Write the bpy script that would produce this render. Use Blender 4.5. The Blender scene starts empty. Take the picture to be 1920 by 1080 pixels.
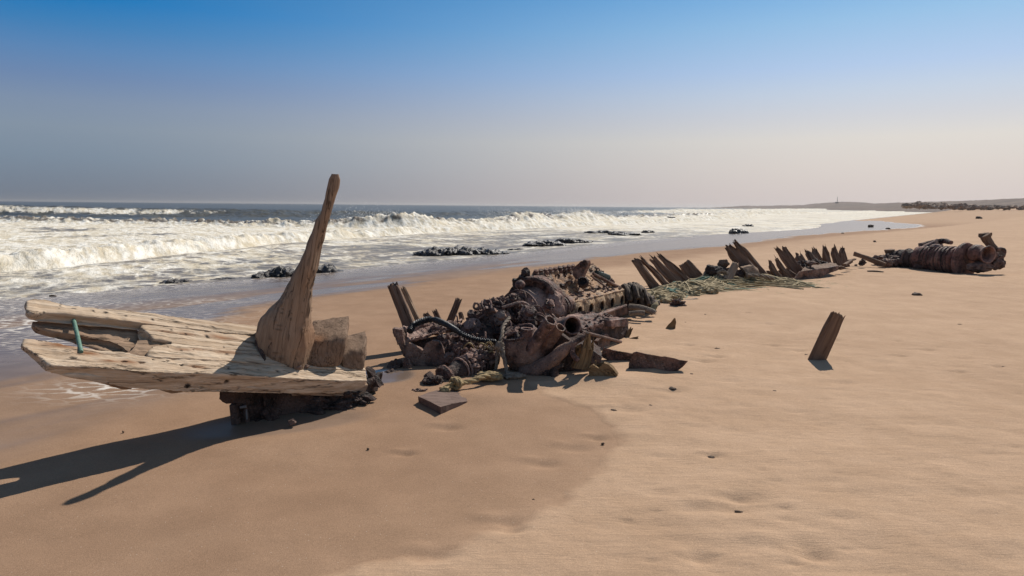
import bpy, bmesh, math, random
import numpy as np
from mathutils import Vector, Matrix

random.seed(7)
rng = np.random.default_rng(7)
SC = bpy.context.scene
COL = SC.collection

# ------------------------------------------------------------------ camera
CAM_H, FPX = 1.70, 1280.0                    # eye height (m); focal length in photo pixels (1920 wide)
PITCH, ROLL = math.atan(154.3 / FPX), 0.0092
_f = Vector((0, math.cos(PITCH), -math.sin(PITCH)))
_r0 = Vector((1, 0, 0)); _u0 = _r0.cross(_f)
_r = _r0 * math.cos(ROLL) + _u0 * math.sin(ROLL)
_u = _u0 * math.cos(ROLL) - _r0 * math.sin(ROLL)
CAM = Vector((0, 0, CAM_H))
cam = bpy.data.cameras.new('camera'); cam_o = bpy.data.objects.new('camera', cam); COL.objects.link(cam_o)
cam.sensor_width = 36.0; cam.lens = 36.0 * FPX / 1920.0
cam.clip_start = 0.05; cam.clip_end = 30000
cam_o.matrix_world = Matrix(((_r.x, _u.x, -_f.x, CAM.x), (_r.y, _u.y, -_f.y, CAM.y), (_r.z, _u.z, -_f.z, CAM.z), (0, 0, 0, 1)))
SC.camera = cam_o

# ------------------------------------------------------------------ world, sun, exposure
SUN_TO = Vector((0.585, 0.865, 1.0)).normalized()      # towards the sun: behind the wreck, to the right
SUN_EL = math.asin(SUN_TO.z); SUN_AZ = math.atan2(SUN_TO.x, SUN_TO.y)
W_ = bpy.data.worlds.new("World"); SC.world = W_; W_.use_nodes = True
nt = W_.node_tree; nt.nodes.clear()
def s2l(c):
    return tuple((x / 255 / 12.92) if x / 255 <= 0.04045 else ((x / 255 + 0.055) / 1.055) ** 2.4 for x in c)
def build_world():
    N, L = nt.nodes, nt.links
    out = N.new('ShaderNodeOutputWorld'); bg = N.new('ShaderNodeBackground')
    sky = N.new('ShaderNodeTexSky'); sky.sky_type = 'NISHITA'; sky.sun_disc = False
    sky.sun_elevation = SUN_EL; sky.sun_rotation = SUN_AZ
    sky.dust_density = 4.0; sky.air_density = 1.0
    tc = N.new('ShaderNodeTexCoord'); sp = N.new('ShaderNodeSeparateXYZ'); L.new(tc.outputs['Generated'], sp.inputs[0])
    def ramp(stops):
        r = N.new('ShaderNodeValToRGB'); r.color_ramp.interpolation = 'B_SPLINE' if False else 'LINEAR'
        els = r.color_ramp.elements
        while len(els) < len(stops): els.new(0.5)
        for e, (p, c) in zip(els, stops):
            e.position = p; e.color = (*s2l(c), 1)
        mp = N.new('ShaderNodeMapRange'); mp.inputs['From Min'].default_value = -0.05; mp.inputs['From Max'].default_value = 0.95
        L.new(sp.outputs['Z'], mp.inputs['Value']); L.new(mp.outputs[0], r.inputs[0])
        return r
    # coastal haze: deep blue overhead, grey-blue over the sea, pale towards the sun's side
    o = 0.05
    left = ramp([(0.0, (108, 116, 130)), (o + .002, (114, 123, 138)), (o + .055, (124, 141, 159)), (o + .09, (132, 148, 166)), (o + .12, (126, 145, 171)), (o + .15, (108, 136, 176)), (o + .18, (88, 133, 182)),
                 (o + .21, (56, 126, 184)), (o + .24, (0, 118, 186)), (o + .45, (58, 98, 145)), (o + .9, (86, 97, 118))])
    right = ramp([(0.0, (212, 198, 195)), (o + .002, (215, 202, 199)), (o + .055, (222, 213, 207)), (o + .09, (224, 219, 213)), (o + .12, (210, 213, 220)), (o + .15, (197, 211, 229)), (o + .18, (179, 204, 236)),
                  (o + .235, (150, 194, 232)), (o + .30, (98, 168, 226)), (o + .45, (96, 142, 188)), (o + .9, (92, 108, 132))])
    mx = N.new('ShaderNodeMapRange'); mx.interpolation_type = 'SMOOTHSTEP'
    mx.inputs['From Min'].default_value = -0.62; mx.inputs['From Max'].default_value = 0.56
    L.new(sp.outputs['X'], mx.inputs['Value'])
    mix = N.new('ShaderNodeMixRGB'); L.new(mx.outputs[0], mix.inputs['Fac'])
    L.new(left.outputs[0], mix.inputs[1]); L.new(right.outputs[0], mix.inputs[2])
    nsc = N.new('ShaderNodeVectorMath'); nsc.operation = 'SCALE'; nsc.inputs['Scale'].default_value = 0.055
    L.new(sky.outputs[0], nsc.inputs[0])
    fin = N.new('ShaderNodeMixRGB'); fin.inputs['Fac'].default_value = 0.96
    L.new(nsc.outputs[0], fin.inputs[1]); L.new(mix.outputs[0], fin.inputs[2])
    L.new(fin.outputs[0], bg.inputs['Color']); bg.inputs['Strength'].default_value = 1.0
    L.new(bg.outputs[0], out.inputs['Surface'])
build_world()
sl = bpy.data.lights.new('sun', 'SUN'); sun = bpy.data.objects.new('sun', sl); COL.objects.link(sun)
sl.energy = 5.0; sl.angle = math.radians(0.5); sl.color = (1.0, 0.94, 0.86)
sun.rotation_euler = (-SUN_TO).to_track_quat('-Z', 'Y').to_euler(); sun.location = (8, 8, 20)
SC.view_settings.view_transform = 'Standard'; SC.view_settings.look = 'None'
SC.view_settings.exposure = 0.0; SC.view_settings.gamma = 1.0
SC.render.engine = 'CYCLES'
SC.cycles.max_bounces = 6; SC.cycles.diffuse_bounces = 3; SC.cycles.volume_bounces = 0
SC.cycles.use_denoising = True; SC.cycles.denoising_prefilter = 'ACCURATE'; SC.cycles.denoising_input_passes = 'RGB_ALBEDO_NORMAL'; SC.cycles.denoiser = 'OPENIMAGEDENOISE'; SC.cycles.sample_clamp_indirect = 4.0; SC.cycles.sample_clamp_direct = 12.0

# ------------------------------------------------------------------ noise
def _hash(ix, iy, iz, seed):
    h = (ix.astype(np.int64) * 374761393 + iy.astype(np.int64) * 668265263 + iz.astype(np.int64) * 1440662683 + seed * 974634777) & 0xffffffff
    h = ((h ^ (h >> 13)) * 1274126177) & 0xffffffff
    h = ((h ^ (h >> 15)) * 2246822519) & 0xffffffff
    return ((h ^ (h >> 16)) & 0xffffff) / float(0xffffff)
def vnoise(p, seed=0):
    p = np.asarray(p, float); i = np.floor(p); f = p - i; f = f * f * f * (f * (f * 6 - 15) + 10)
    ix, iy, iz = i[:, 0], i[:, 1], i[:, 2]; r = 0
    for a in (0, 1):
        wa = f[:, 0] if a else 1 - f[:, 0]
        for b in (0, 1):
            wb = f[:, 1] if b else 1 - f[:, 1]
            for c in (0, 1):
                wc = f[:, 2] if c else 1 - f[:, 2]
                r = r + wa * wb * wc * _hash(ix + a, iy + b, iz + c, seed)
    return r * 2 - 1
def vnoise2(x, y, seed=0):
    ix, iy = np.floor(x), np.floor(y); fx, fy = x - ix, y - iy
    fx = fx * fx * fx * (fx * (fx * 6 - 15) + 10); fy = fy * fy * fy * (fy * (fy * 6 - 15) + 10); z = np.zeros_like(ix)
    a = _hash(ix, iy, z, seed); b = _hash(ix + 1, iy, z, seed); c = _hash(ix, iy + 1, z, seed); d = _hash(ix + 1, iy + 1, z, seed)
    return ((a * (1 - fx) + b * fx) * (1 - fy) + (c * (1 - fx) + d * fx) * fy) * 2 - 1
def fbm(p, oct=4, seed=0, gain=.5):
    r = 0; a = 1; n = 0; p = np.asarray(p, float)
    for k in range(oct):
        r = r + a * vnoise(p * 2 ** k + 13.7 * k, seed + k); n += a; a *= gain
    return r / n
def fbm2(x, y, oct=4, seed=0, gain=.5):
    r = 0; a = 1; n = 0
    for k in range(oct):
        r = r + a * vnoise2(x * 2 ** k + 13.7 * k, y * 2 ** k - 7.1 * k, seed + k); n += a; a *= gain
    return r / n
def sstep(a, b, x):
    t = np.clip((x - a) / (b - a), 0, 1); return t * t * (3 - 2 * t)
def polydist(x, y, pts, attr=None):
    """signed distance to a polyline (positive on its left side), plus an attribute interpolated along it"""
    best = np.full(x.shape, 1e18); sgn = np.ones(x.shape); val = np.zeros(x.shape)
    for i in range(len(pts) - 1):
        ax, ay = pts[i]; bx, by = pts[i + 1]; dx, dy = bx - ax, by - ay
        q = np.clip(((x - ax) * dx + (y - ay) * dy) / (dx * dx + dy * dy), 0, 1)
        d = (x - ax - q * dx) ** 2 + (y - ay - q * dy) ** 2
        m = d < best
        best = np.where(m, d, best); sgn = np.where(m, np.sign(dx * (y - ay) - dy * (x - ax)), sgn)
        if attr is not None: val = np.where(m, attr[i] * (1 - q) + attr[i + 1] * q, val)
    return np.sqrt(best) * sgn, val

# ------------------------------------------------------------------ the beach's shape
SX, SY = 0.55, 0.835            # direction of the shoreline; (-SY, SX) points out to sea
SEA_Z = -0.36
def st(x, y): return SX * x + SY * y, -SY * x + SX * y
def ray(px, py):
    d = _f * FPX + _r * (px - 960) - _u * (py - 540)
    return d
def W(px, py, Y):
    d = ray(px, py); return CAM + d * (Y / d.y)
def G0(px, py, z=0.0):
    d = ray(px, py); return CAM + d * ((z - CAM_H) / d.z)
DAMP = [(-900, 1500), (300, 1190), (560, 1110), (700, 1072), (780, 1052), (850, 1030), (950, 985), (1050, 938), (1120, 885), (1158, 835), (1150, 800), (1105, 762),
        (1020, 742), (950, 700), (870, 600), (1000, 520), (1300, 478), (1500, 448), (1730, 428)]
DAMP_W = [tuple(G0(*p)[:2]) for p in DAMP]
BUMPS = []                       # (x, y, radius_x, radius_y, height): prints, pits and little mounds in the sand
def base_height(x, y):
    s, t = st(x, y)
    te = t + 4.5 * np.exp(-((s - 76) / 24.0) ** 2)
    z = -0.044 * (np.logaddexp(0, (te - 9.5) / 1.6) * 1.6)
    z = np.maximum(z, -2.5)
    z = z + 0.0075 * np.maximum(0, s - 90) * sstep(22, -8, t)
    z = z + 0.010 * np.maximum(0, -t - 14) * sstep(8, 60, s + 10)
    return z
def ground_z(x, y):
    """height of the sand at single points"""
    return float(base_height(np.array([x]), np.array([y]))[0])
def G(px, py):
    z = 0.0
    for _ in range(6):
        p = G0(px, py, z); z = ground_z(p.x, p.y)
    return Vector((p.x, p.y, z))

# ------------------------------------------------------------------ materials
class NT:
    def __init__(s, name):
        s.m = bpy.data.materials.new(name); s.m.use_nodes = True; s.t = s.m.node_tree; s.t.nodes.clear()
        s.out = s.t.nodes.new('ShaderNodeOutputMaterial'); s.b = s.t.nodes.new('ShaderNodeBsdfPrincipled')
        s.t.links.new(s.b.outputs[0], s.out.inputs['Surface'])
    def n(s, kind, **kw):
        o = s.t.nodes.new('ShaderNode' + kind)
        for k, v in kw.items(): setattr(o, k, v)
        return o
    def l(s, a, b): s.t.links.new(a, b)
    def val(s, x, sock):
        if hasattr(x, 'links'): s.l(x, sock)
        else: sock.default_value = x
    def math(s, op, a, b=0.0, c=0.0, clamp=False):
        o = s.n('Math', operation=op, use_clamp=clamp); s.val(a, o.inputs[0]); s.val(b, o.inputs[1]); s.val(c, o.inputs[2]); return o.outputs[0]
    def rng(s, x, a, b, c=0.0, d=1.0, smooth=True):
        o = s.n('MapRange', interpolation_type='SMOOTHSTEP' if smooth else 'LINEAR'); s.val(x, o.inputs['Value'])
        for k, v in (('From Min', a), ('From Max', b), ('To Min', c), ('To Max', d)): s.val(v, o.inputs[k])
        return o.outputs[0]
    def mix(s, f, a, b, blend='MIX'):
        o = s.n('MixRGB', blend_type=blend); s.val(f, o.inputs[0])
        for x, i in ((a, 1), (b, 2)):
            if isinstance(x, tuple): o.inputs[i].default_value = (*x[:3], 1)
            else: s.l(x, o.inputs[i])
        return o.outputs[0]
    def attr(s, name): return s.n('Attribute', attribute_name=name)
    def pos(s): return s.n('NewGeometry').outputs['Position']
    def objc(s): return s.n('TexCoord').outputs['Object']
    def map(s, v, scale=(1, 1, 1), rot=(0, 0, 0)):
        o = s.n('Mapping'); o.inputs['Scale'].default_value = scale; o.inputs['Rotation'].default_value = rot; s.l(v, o.inputs[0]); return o.outputs[0]
    def noise(s, v, scale, detail=4, rough=.55, dist=0.0):
        o = s.n('TexNoise'); s.l(v, o.inputs['Vector']); o.inputs['Scale'].default_value = scale; o.inputs['Detail'].default_value = detail
        o.inputs['Roughness'].default_value = rough; o.inputs['Distortion'].default_value = dist; return o.outputs['Fac']
    def vor(s, v, scale, feature='F1'):
        o = s.n('TexVoronoi', feature=feature); s.l(v, o.inputs['Vector']); o.inputs['Scale'].default_value = scale; return o.outputs['Distance']
    def bump(s, h, dist, strength=1.0, prev=None):
        o = s.n('Bump'); s.l(h, o.inputs['Height']); o.inputs['Distance'].default_value = dist; s.val(strength, o.inputs['Strength'])
        if prev is not None: s.l(prev, o.inputs['Normal'])
        return o.outputs[0]
    def set(s, color=None, rough=None, normal=None, spec=None):
        if color is not None:
            if isinstance(color, tuple): s.b.inputs['Base Color'].default_value = (*color, 1)
            else: s.l(color, s.b.inputs['Base Color'])
        if rough is not None: s.val(rough, s.b.inputs['Roughness'])
        if normal is not None: s.l(normal, s.b.inputs['Normal'])
        if spec is not None: s.val(spec, s.b.inputs['Specular IOR Level'])
        return s.m

def mat_sand():
    q = NT('sand'); p = q.pos()
    dry = q.attr('dry').outputs['Fac']; wet = q.attr('wet').outputs['Fac']; lace = q.attr('lace').outputs['Fac']
    fine = q.noise(p, 260, 3, .7); mid = q.noise(p, 2.2, 4, .6); big = q.noise(q.map(p, (.25, .5, 1)), 1.0, 3)
    grain = q.noise(p, 90, 2, .7)
    damp_c = q.mix(q.rng(mid, .3, .7), (.256, .156, .096), (.298, .183, .113))
    dry_c = q.mix(q.rng(mid, .3, .7), (.432, .288, .184), (.488, .330, .216))
    c = q.mix(dry, damp_c, dry_c)
    c = q.mix(q.rng(big, .35, .65, 0, .22), c, (.30, .19, .118))
    wet_c = q.mix(q.rng(mid, .35, .65), (.150, .107, .080), (.192, .139, .105))
    c = q.mix(wet, c, wet_c)
    sp = q.rng(fine, .25, .75, .70, 1.30, False); gr = q.rng(grain, .3, .7, .90, 1.10, False)
    k = q.math('MULTIPLY', sp, gr); k2 = q.mix(wet, (1, 1, 1), (1, 1, 1)); 
    kk = q.n('CombineColor'); [q.l(k, kk.inputs[i]) for i in range(3)]
    c = q.mix(q.math('SUBTRACT', 1.0, q.math('MULTIPLY', wet, .8)), c, q.mix(1.0, c, kk.outputs[0], 'MULTIPLY'))
    # scattered pale shell grit
    v = q.n('TexVoronoi'); q.l(p, v.inputs['Vector']); v.inputs['Scale'].default_value = 24
    grit = q.math('MULTIPLY', q.math('LESS_THAN', v.outputs['Distance'], .07), q.math('SUBTRACT', 1.0, wet))
    c = q.mix(q.math('MULTIPLY', grit, .45), c, (.62, .52, .42))
    # thin foam left on the wet sand
    lv = q.vor(q.map(p, (1.0, 2.2, 1), (0, 0, .5)), 3.2, 'DISTANCE_TO_EDGE'); ln = q.noise(p, 7, 5, .65)
    lm = q.math('MULTIPLY', q.rng(q.math('ADD', lv, q.math('MULTIPLY', ln, -.42)), -.10, -.2), lace)
    c = q.mix(lm, c, (.72, .66, .58))
    r = q.mix(wet, (.92, .92, .92), (.20, .20, .20)); r = q.mix(lm, r, (.7, .7, .7))
    # wind ripples on the dry sand, grain everywhere
    rn = q.noise(q.map(p, (3.2, 19, 1), (0, 0, -.10)), 1.5, 5, .65, .7)
    dim = q.noise(p, 9, 3, .5)
    b1 = q.bump(rn, .030, q.math('MULTIPLY', dry, .30))
    b2 = q.bump(dim, .012, q.math('MULTIPLY', dry, .5), b1)
    b3 = q.bump(fine, .0035, q.math('SUBTRACT', .8, q.math('MULTIPLY', wet, .76)), b2)
    sep = q.n('SeparateColor'); q.l(r, sep.inputs[0])
    return q.set(c, sep.outputs[0], b3, q.rng(wet, 0, 1, .05, .17))

def mat_sea():
    q = NT('sea_water'); p = q.pos(); foam = q.attr('foam').outputs['Fac']; deep = q.attr('deep').outputs['Fac']
    ps = q.map(p, (1, 1, 1), (0, 0, -0.58))
    a = q.noise(q.map(ps, (1.35, .45, 1)), 1.0, 9, .72, .6); b = q.noise(q.map(ps, (.30, .09, 1)), 1.0, 5, .6, .8)
    f2 = q.math('ADD', q.math('MULTIPLY', a, .62), q.math('MULTIPLY', b, .38))
    m = q.rng(q.math('ADD', f2, foam), .91, 1.05)
    dd = q.n('VectorMath', operation='ADD'); wv = q.n('TexNoise'); q.l(ps, wv.inputs['Vector']); wv.inputs['Scale'].default_value = .9; wv.inputs['Detail'].default_value = 4; q.l(ps, dd.inputs[0]); q.l(wv.outputs['Color'], dd.inputs[1])
    lc = q.vor(q.map(dd.outputs[0], (1.5, .8, 1)), 1.15, 'DISTANCE_TO_EDGE'); near = q.rng(deep, .0, .2, 1, 0)
    lcm = q.math('MULTIPLY', q.rng(q.math('ADD', lc, q.math('MULTIPLY', a, -.30)), .02, -.10), near)
    m = q.math('MAXIMUM', m, q.math('MULTIPLY', lcm, q.rng(foam, .36, .50)))
    streak = q.noise(q.map(ps, (1.2, .35, 1)), 2.2, 6, .7)
    water = q.mix(deep, (.200, .158, .116), (.092, .090, .076))
    water = q.mix(q.rng(b, .4, .65, 0, .5), water, (.085, .080, .066))
    cre = q.noise(q.map(ps, (.5, .16, 1)), 1.0, 5, .65)
    fo = q.mix(q.rng(streak, .34, .62), (.55, .47, .34), (.84, .80, .71)); fo = q.mix(q.rng(cre, .44, .66, 0, .55), fo, (.60, .51, .36))
    c = q.mix(m, water, fo)
    w1 = q.noise(q.map(ps, (.9, .5, 1)), 1.6, 6, .65); w2 = q.noise(p, 9, 4, .7)
    n1 = q.bump(w1, .30, .45); n2 = q.bump(w2, .03, .35, n1)
    n3 = q.bump(streak, .10, q.math('MULTIPLY', m, .9), n2)
    return q.set(c, q.rng(m, 0, 1, .34, .9), n3, q.rng(m, 0, 1, .17, .04))

def mat_wood(name, pale, mid, dark, crack=.6, stain=(.20, .075, .022), rough=.85, bd=.01):
    q = NT(name); g = q.attr('gc').outputs['Vector']
    gr = q.noise(q.map(g, (1.3, 34, 34)), 1.0, 6, .65, .35); gr2 = q.noise(q.map(g, (4, 120, 120)), 1.0, 3, .6)
    big = q.noise(q.map(g, (2.5, 6, 6)), 1.0, 4, .6)
    cr = q.noise(q.map(g, (.55, 17, 17)), 1.0, 4, .55, .12)
    c = q.mix(q.rng(gr, .3, .68), mid, pale); c = q.mix(q.rng(gr2, .35, .75, .0, .35), c, dark)
    c = q.mix(q.rng(big, .45, .75, 0, .55), c, mid)
    ck = q.rng(q.math('ABSOLUTE', q.math('SUBTRACT', cr, .5)), .001, .014, 1, 0)
    ck = q.math('MULTIPLY', ck, q.math('MULTIPLY', q.rng(big, .30, .52), crack))
    c = q.mix(ck, c, tuple(x * .35 for x in dark))
    stn = q.attr('stain').outputs['Fac']; hol = q.attr('hole').outputs['Fac']
    c = q.mix(q.math('MULTIPLY', stn, q.rng(gr, .2, .6, .5, 1)), c, stain)
    c = q.mix(hol, c, (.018, .012, .009))
    h = q.math('ADD', q.math('MULTIPLY', gr, .6), q.math('MULTIPLY', gr2, .25)); h = q.math('SUBTRACT', h, q.math('MULTIPLY', ck, .8))
    return q.set(c, rough, q.bump(h, bd, .9), .2)

def mat_rust(name, dark, mid, light, scale=9, lightness=.6, pit=1.0, rough=.82):
    q = NT(name); p = q.pos()
    a = q.noise(p, scale, 8, .68); b = q.noise(p, scale * .28, 4, .55, .6); c3 = q.noise(p, scale * 6, 4, .65); v = q.vor(p, scale * 3.2)
    c = q.mix(q.rng(a, .40, .58), dark, mid); c = q.mix(q.math('MULTIPLY', q.rng(b, .44, .68), lightness), c, light)
    c = q.mix(q.rng(c3, .55, .75, 0, .45), c, tuple(min(1, x * 1.7) for x in light)); c = q.mix(q.rng(c3, .45, .25, 0, .7), c, tuple(x * .3 for x in dark))
    h = q.math('ADD', q.math('MULTIPLY', a, .7), q.math('MULTIPLY', c3, .35)); h = q.math('SUBTRACT', h, q.math('MULTIPLY', q.rng(v, .0, .35, .35, 0), pit))
    return q.set(c, q.rng(a, .3, .7, rough - .22, rough + .12), q.bump(h, .045, 1.0), .35)

def mat_plain(name, a, b, scale, rough=.7, bd=.006, spec=.3):
    q = NT(name); p = q.pos(); n = q.noise(p, scale, 6, .65); return q.set(q.mix(q.rng(n, .3, .7), a, b), rough, q.bump(n, bd, .9), spec)

M = {}
M['sand'] = mat_sand(); M['sea'] = mat_sea()
M['bleached'] = mat_wood('bleached_wood', (.640, .505, .365), (.400, .280, .180), (.170, .105, .062), .8, bd=.014)
M['driftgrey'] = mat_wood('weathered_timber', (0.360, 0.246, 0.162), (0.258, 0.168, 0.108), (0.102, 0.062, 0.040), .8)
M['darkwood'] = mat_wood('dark_soaked_wood', (0.248, 0.160, 0.109), (0.136, 0.080, 0.054), (0.048, 0.029, 0.021), .8)
M['stumpwood'] = mat_wood('brown_stump_wood', (.265, .175, .115), (.175, .110, .070), (.065, .038, .024), .7)
M['redwood'] = mat_wood('brown_board_wood', (0.240, 0.150, 0.096), (0.144, 0.084, 0.053), (0.054, 0.031, 0.022), .6)
M['goldwood'] = mat_wood('yellow_splinter_wood', (.300, .195, .095), (.150, .088, .042), (.050, .028, .015), .8)
M['slabwood'] = mat_wood('dull_slab_wood', (.20, .135, .105), (.155, .100, .078), (.08, .05, .038), .5)
M['rust'] = mat_rust('purple_brown_rust', (.030, .016, .012), (.160, .084, .060), (.430, .265, .188))
M['rustdark'] = mat_rust('black_rust', (.016, .010, .008), (.060, .035, .027), (.180, .110, .082), 10, .5)
M['rustwarm'] = mat_rust('sandy_orange_rust', (.090, .045, .026), (.350, .196, .105), (.580, .380, .225), 8, .8)
M['rustpink'] = mat_rust('pink_brown_rust', (.052, .028, .022), (.200, .110, .083), (.470, .300, .232), 7, .75)
M['portface'] = mat_rust('tan_scaled_iron', (.150, .085, .046), (.470, .300, .165), (.640, .450, .270), 10, .7, .6)
M['hose'] = mat_plain('black_rubber', (.012, .013, .015), (.030, .031, .034), 40, .5)
M['rope'] = mat_plain('straw_rope', (.20, .135, .065), (.40, .295, .150), 40, .9)
M['ropegrey'] = mat_plain('grey_rope', (.12, .09, .065), (.27, .21, .155), 40, .9)
M['net'] = mat_plain('olive_net_twine', (.170, .128, .064), (.450, .350, .200), 7, .9)
M['oldhose'] = mat_plain('brown_tarred_hose', (.040, .028, .020), (.170, .120, .082), 14, .85)
M['darkgreen'] = mat_plain('dark_green_paint', (.022, .032, .025), (.060, .075, .058), 30, .6)
M['netgreen'] = mat_plain('green_net_twine', (.055, .115, .080), (.13, .21, .15), 30, .85)
M['greenpaint'] = mat_plain('chipped_green_paint', (.085, .17, .125), (.16, .27, .20), 30, .55)
M['rock'] = mat_plain('wet_black_rock', (.014, .012, .012), (.070, .056, .048), 6, .45, .09, .4)
M['farrock'] = mat_plain('dry_dark_rock', (.150, .105, .080), (.330, .240, .180), .9, .9, .3)
M['hill'] = mat_plain('barren_hill', (.060, .036, .025), (.140, .090, .062), .05, .95, .5)
M['chip'] = mat_plain('driftwood_chip', (.055, .034, .022), (.12, .078, .050), 30, .85)
M['rustred'] = mat_rust('red_brown_rust', (.060, .028, .022), (.230, .112, .082), (.430, .255, .190), 6, .7, .8)
M['spray'] = mat_plain('sea_spray', (.8, .78, .74), (.85, .83, .80), 5, .9)
M['mast'] = mat_plain('grey_steel', (.12, .11, .11), (.2, .19, .18), 3, .6)

# ------------------------------------------------------------------ mesh helpers
def link(o): COL.objects.link(o); return o
def grid_mesh(name, x, y, z, attrs, mat, wrap=False):
    nr, na = x.shape; n = nr * na
    me = bpy.data.meshes.new(name); me.vertices.add(n)
    me.vertices.foreach_set('co', np.stack([x, y, z], -1).reshape(-1).astype(np.float32))
    i = np.arange(nr - 1)[:, None] * na + np.arange(na - 1)[None]
    q = np.stack([i, i + 1, i + na + 1, i + na], -1).reshape(-1, 4)
    if wrap:
        j = np.arange(nr - 1) * na; q = np.concatenate([q, np.stack([j + na - 1, j, j + na, j + 2 * na - 1], -1)])
    m = len(q); me.loops.add(m * 4); me.polygons.add(m)
    me.loops.foreach_set('vertex_index', q.reshape(-1).astype(np.int32))
    me.polygons.foreach_set('loop_start', (np.arange(m) * 4).astype(np.int32))
    me.polygons.foreach_set('use_smooth', np.ones(m, bool)); me.update(calc_edges=True)
    for k, v in attrs.items():
        a = me.attributes.new(k, 'FLOAT', 'POINT'); a.data.foreach_set('value', v.reshape(-1).astype(np.float32))
    me.materials.append(mat); me.validate()
    return link(bpy.data.objects.new(name, me))
def angles(dense, n, rest):
    a = np.linspace(-dense, dense, n); b = np.linspace(dense, 2 * math.pi - dense, rest + 2)[1:-1]
    return np.concatenate([a, b])

# ------------------------------------------------------------------ sand
def build_ground():
    th = angles(math.radians(44), 1150, 70)[::-1]
    r = np.concatenate([np.linspace(.2, 2.3, 10)[:-1], 2.3 * 1.0042 ** np.arange(0, 790), ])
    r = np.concatenate([r, r[-1] * 1.03 ** np.arange(1, 190)]); r = r[r < 9000]
    R, T = np.meshgrid(r, th, indexing='ij'); x = R * np.sin(T); y = R * np.cos(T)
    s, t = st(x, y); z = base_height(x, y)
    near = np.exp(-R / 60)
    z += .035 * fbm2(x * .35, y * .35, 3, 3) * near * sstep(11, 6, t) + .010 * fbm2(x * 1.6, y * 1.6, 3, 9) * near
    d, _ = polydist(x, y, DAMP_W)
    d = d + .09 * fbm2(x * 3.5, y * 3.5, 4, 21) + .25 * fbm2(x * .8, y * .8, 2, 33) * sstep(5, 9, R)
    soft = np.where(R < 6.5, .10, .8)
    dry = sstep(soft, -soft, d)
    dry = np.maximum(dry, .42 * np.exp(-np.maximum(d, 0) / .9) * (R < 7) * sstep(-2.5, .2, x)); dry = np.maximum(dry, .16 * (1 + fbm2(x * 1.3, y * 1.3, 3, 58)))
    dry = dry * (1 - .55 * sstep(3, 11, t) * sstep(20, 40, s))
    wb = np.interp(s, [-20, 2, 4, 5.5, 7, 24, 34, 47, 58, 73, 80.6, 90, 100, 112, 124, 300], [5.2, 5.1, 5.6, 8.3, 9.6, 10.3, 8.7, 8.6, 7, 4, 3, 3.5, 7, 9.5, 15, 14])
    wn = t - wb + .7 * fbm2(s * .35, t * 1.1, 4, 5) + .25 * fbm2(s * .6, t * 5, 3, 6)
    wet = sstep(-.25, .9, wn) * np.where(s < 6, .66 + .30 * sstep(6.2, 9.5, t), 1.0)
    # film of water drawn out in patches behind the bow
    pat = fbm2(s * .22 + 3, t * .75, 4, 77); wet = wet * (1 - .65 * sstep(.05, .3, pat) * sstep(14, 10, t) * (s < 22))
    # puddle between bow and engine
    pc = G(705, 706); wet = np.maximum(wet, sstep(1.0, .55, ((x - pc.x) / .42) ** 2 + ((y - pc.y) / .30) ** 2))
    bc = G(520, 790); e = ((x - bc.x) / .75) ** 2 + ((y - bc.y - .35 * (x - bc.x)) / .35) ** 2; wet = np.maximum(wet, .55 * sstep(1.1, .4, e)); z -= .03 * np.exp(-e)
    dry = np.maximum(dry, .85 * sstep(72, 110, s)) * (1 - wet)
    z += .022 * dry * sstep(30, 8, R) + .006 * dry * fbm2(x * 5, y * 9, 3, 14) * sstep(14, 5, R)
    for bx, by, rx, ry, h in BUMPS:
        m = (np.abs(x - bx) < rx * 3) & (np.abs(y - by) < ry * 3)
        z[m] += h * np.exp(-((x[m] - bx) / rx) ** 2 - ((y[m] - by) / ry) ** 2)
    lace = np.zeros_like(x)
    for px, py, rx, ry, a in ((60, 600, 2.2, 1.5, .9), (30, 560, 3, 1.5, .8), (205, 735, .5, .3, .9), (360, 560, 1.4, .8, .5), (100, 640, .9, .5, .7)):
        c = G0(px, py, -.05); lace = np.maximum(lace, a * np.exp(-((x - c.x) / rx) ** 2 - ((y - c.y) / ry) ** 2))
    lace = np.maximum(lace, .75 * sstep(13, 16, t) * sstep(60, 20, s))
    o = grid_mesh('sand', x, y, z, {'dry': dry, 'wet': wet, 'lace': lace}, M['sand'], True); o['kind'] = 'structure'

# ------------------------------------------------------------------ sea
def seapt(px, py): p = G0(px, py, SEA_Z); return (p.x, p.y)
BORE = [(-60, 3)] + [seapt(*p) for p in ((0, 507), (110, 499), (200, 489), (350, 472), (500, 457), (700, 443), (800, 436), (1000, 427), (1250, 417), (1400, 409))] + [(70, 200), (220, 420), (900, 1400)]
BORE_H = [.4, .42, .44, .44, .44, .42, .40, .40, .42, .45, .5, .6, .6, .6]
BRK = [(-260, 150), (-110, 92), (-68, 76), (-46, 67), (-31, 64), (-24, 61), (-18, 60.5), (-13, 61), (-10, 63), (-7.5, 65), (-4.5, 69), (-1, 75), (1.5, 80), (5, 86), (10.5, 95), (14, 104), (20, 116), (32, 136), (60, 180), (200, 420), (900, 1600)]
BRK_H = [.55, .55, .45, .36, .34, .38, .50, .90, 1.18, .70, .50, .60, 1.15, .72, 1.42, .65, .45, .6, .55, .6, .7]
SWL = [(-300, 175), (-150, 128), (-104, 113), (-80, 104), (-58, 100), (-36, 108), (-18, 122), (10, 150), (60, 240), (300, 700), (900, 1900)]
SWL_H = [1.2, 1.2, 1.45, 1.6, 1.3, 1.1, .9, 1.0, 1.5, 2, 2]
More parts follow.
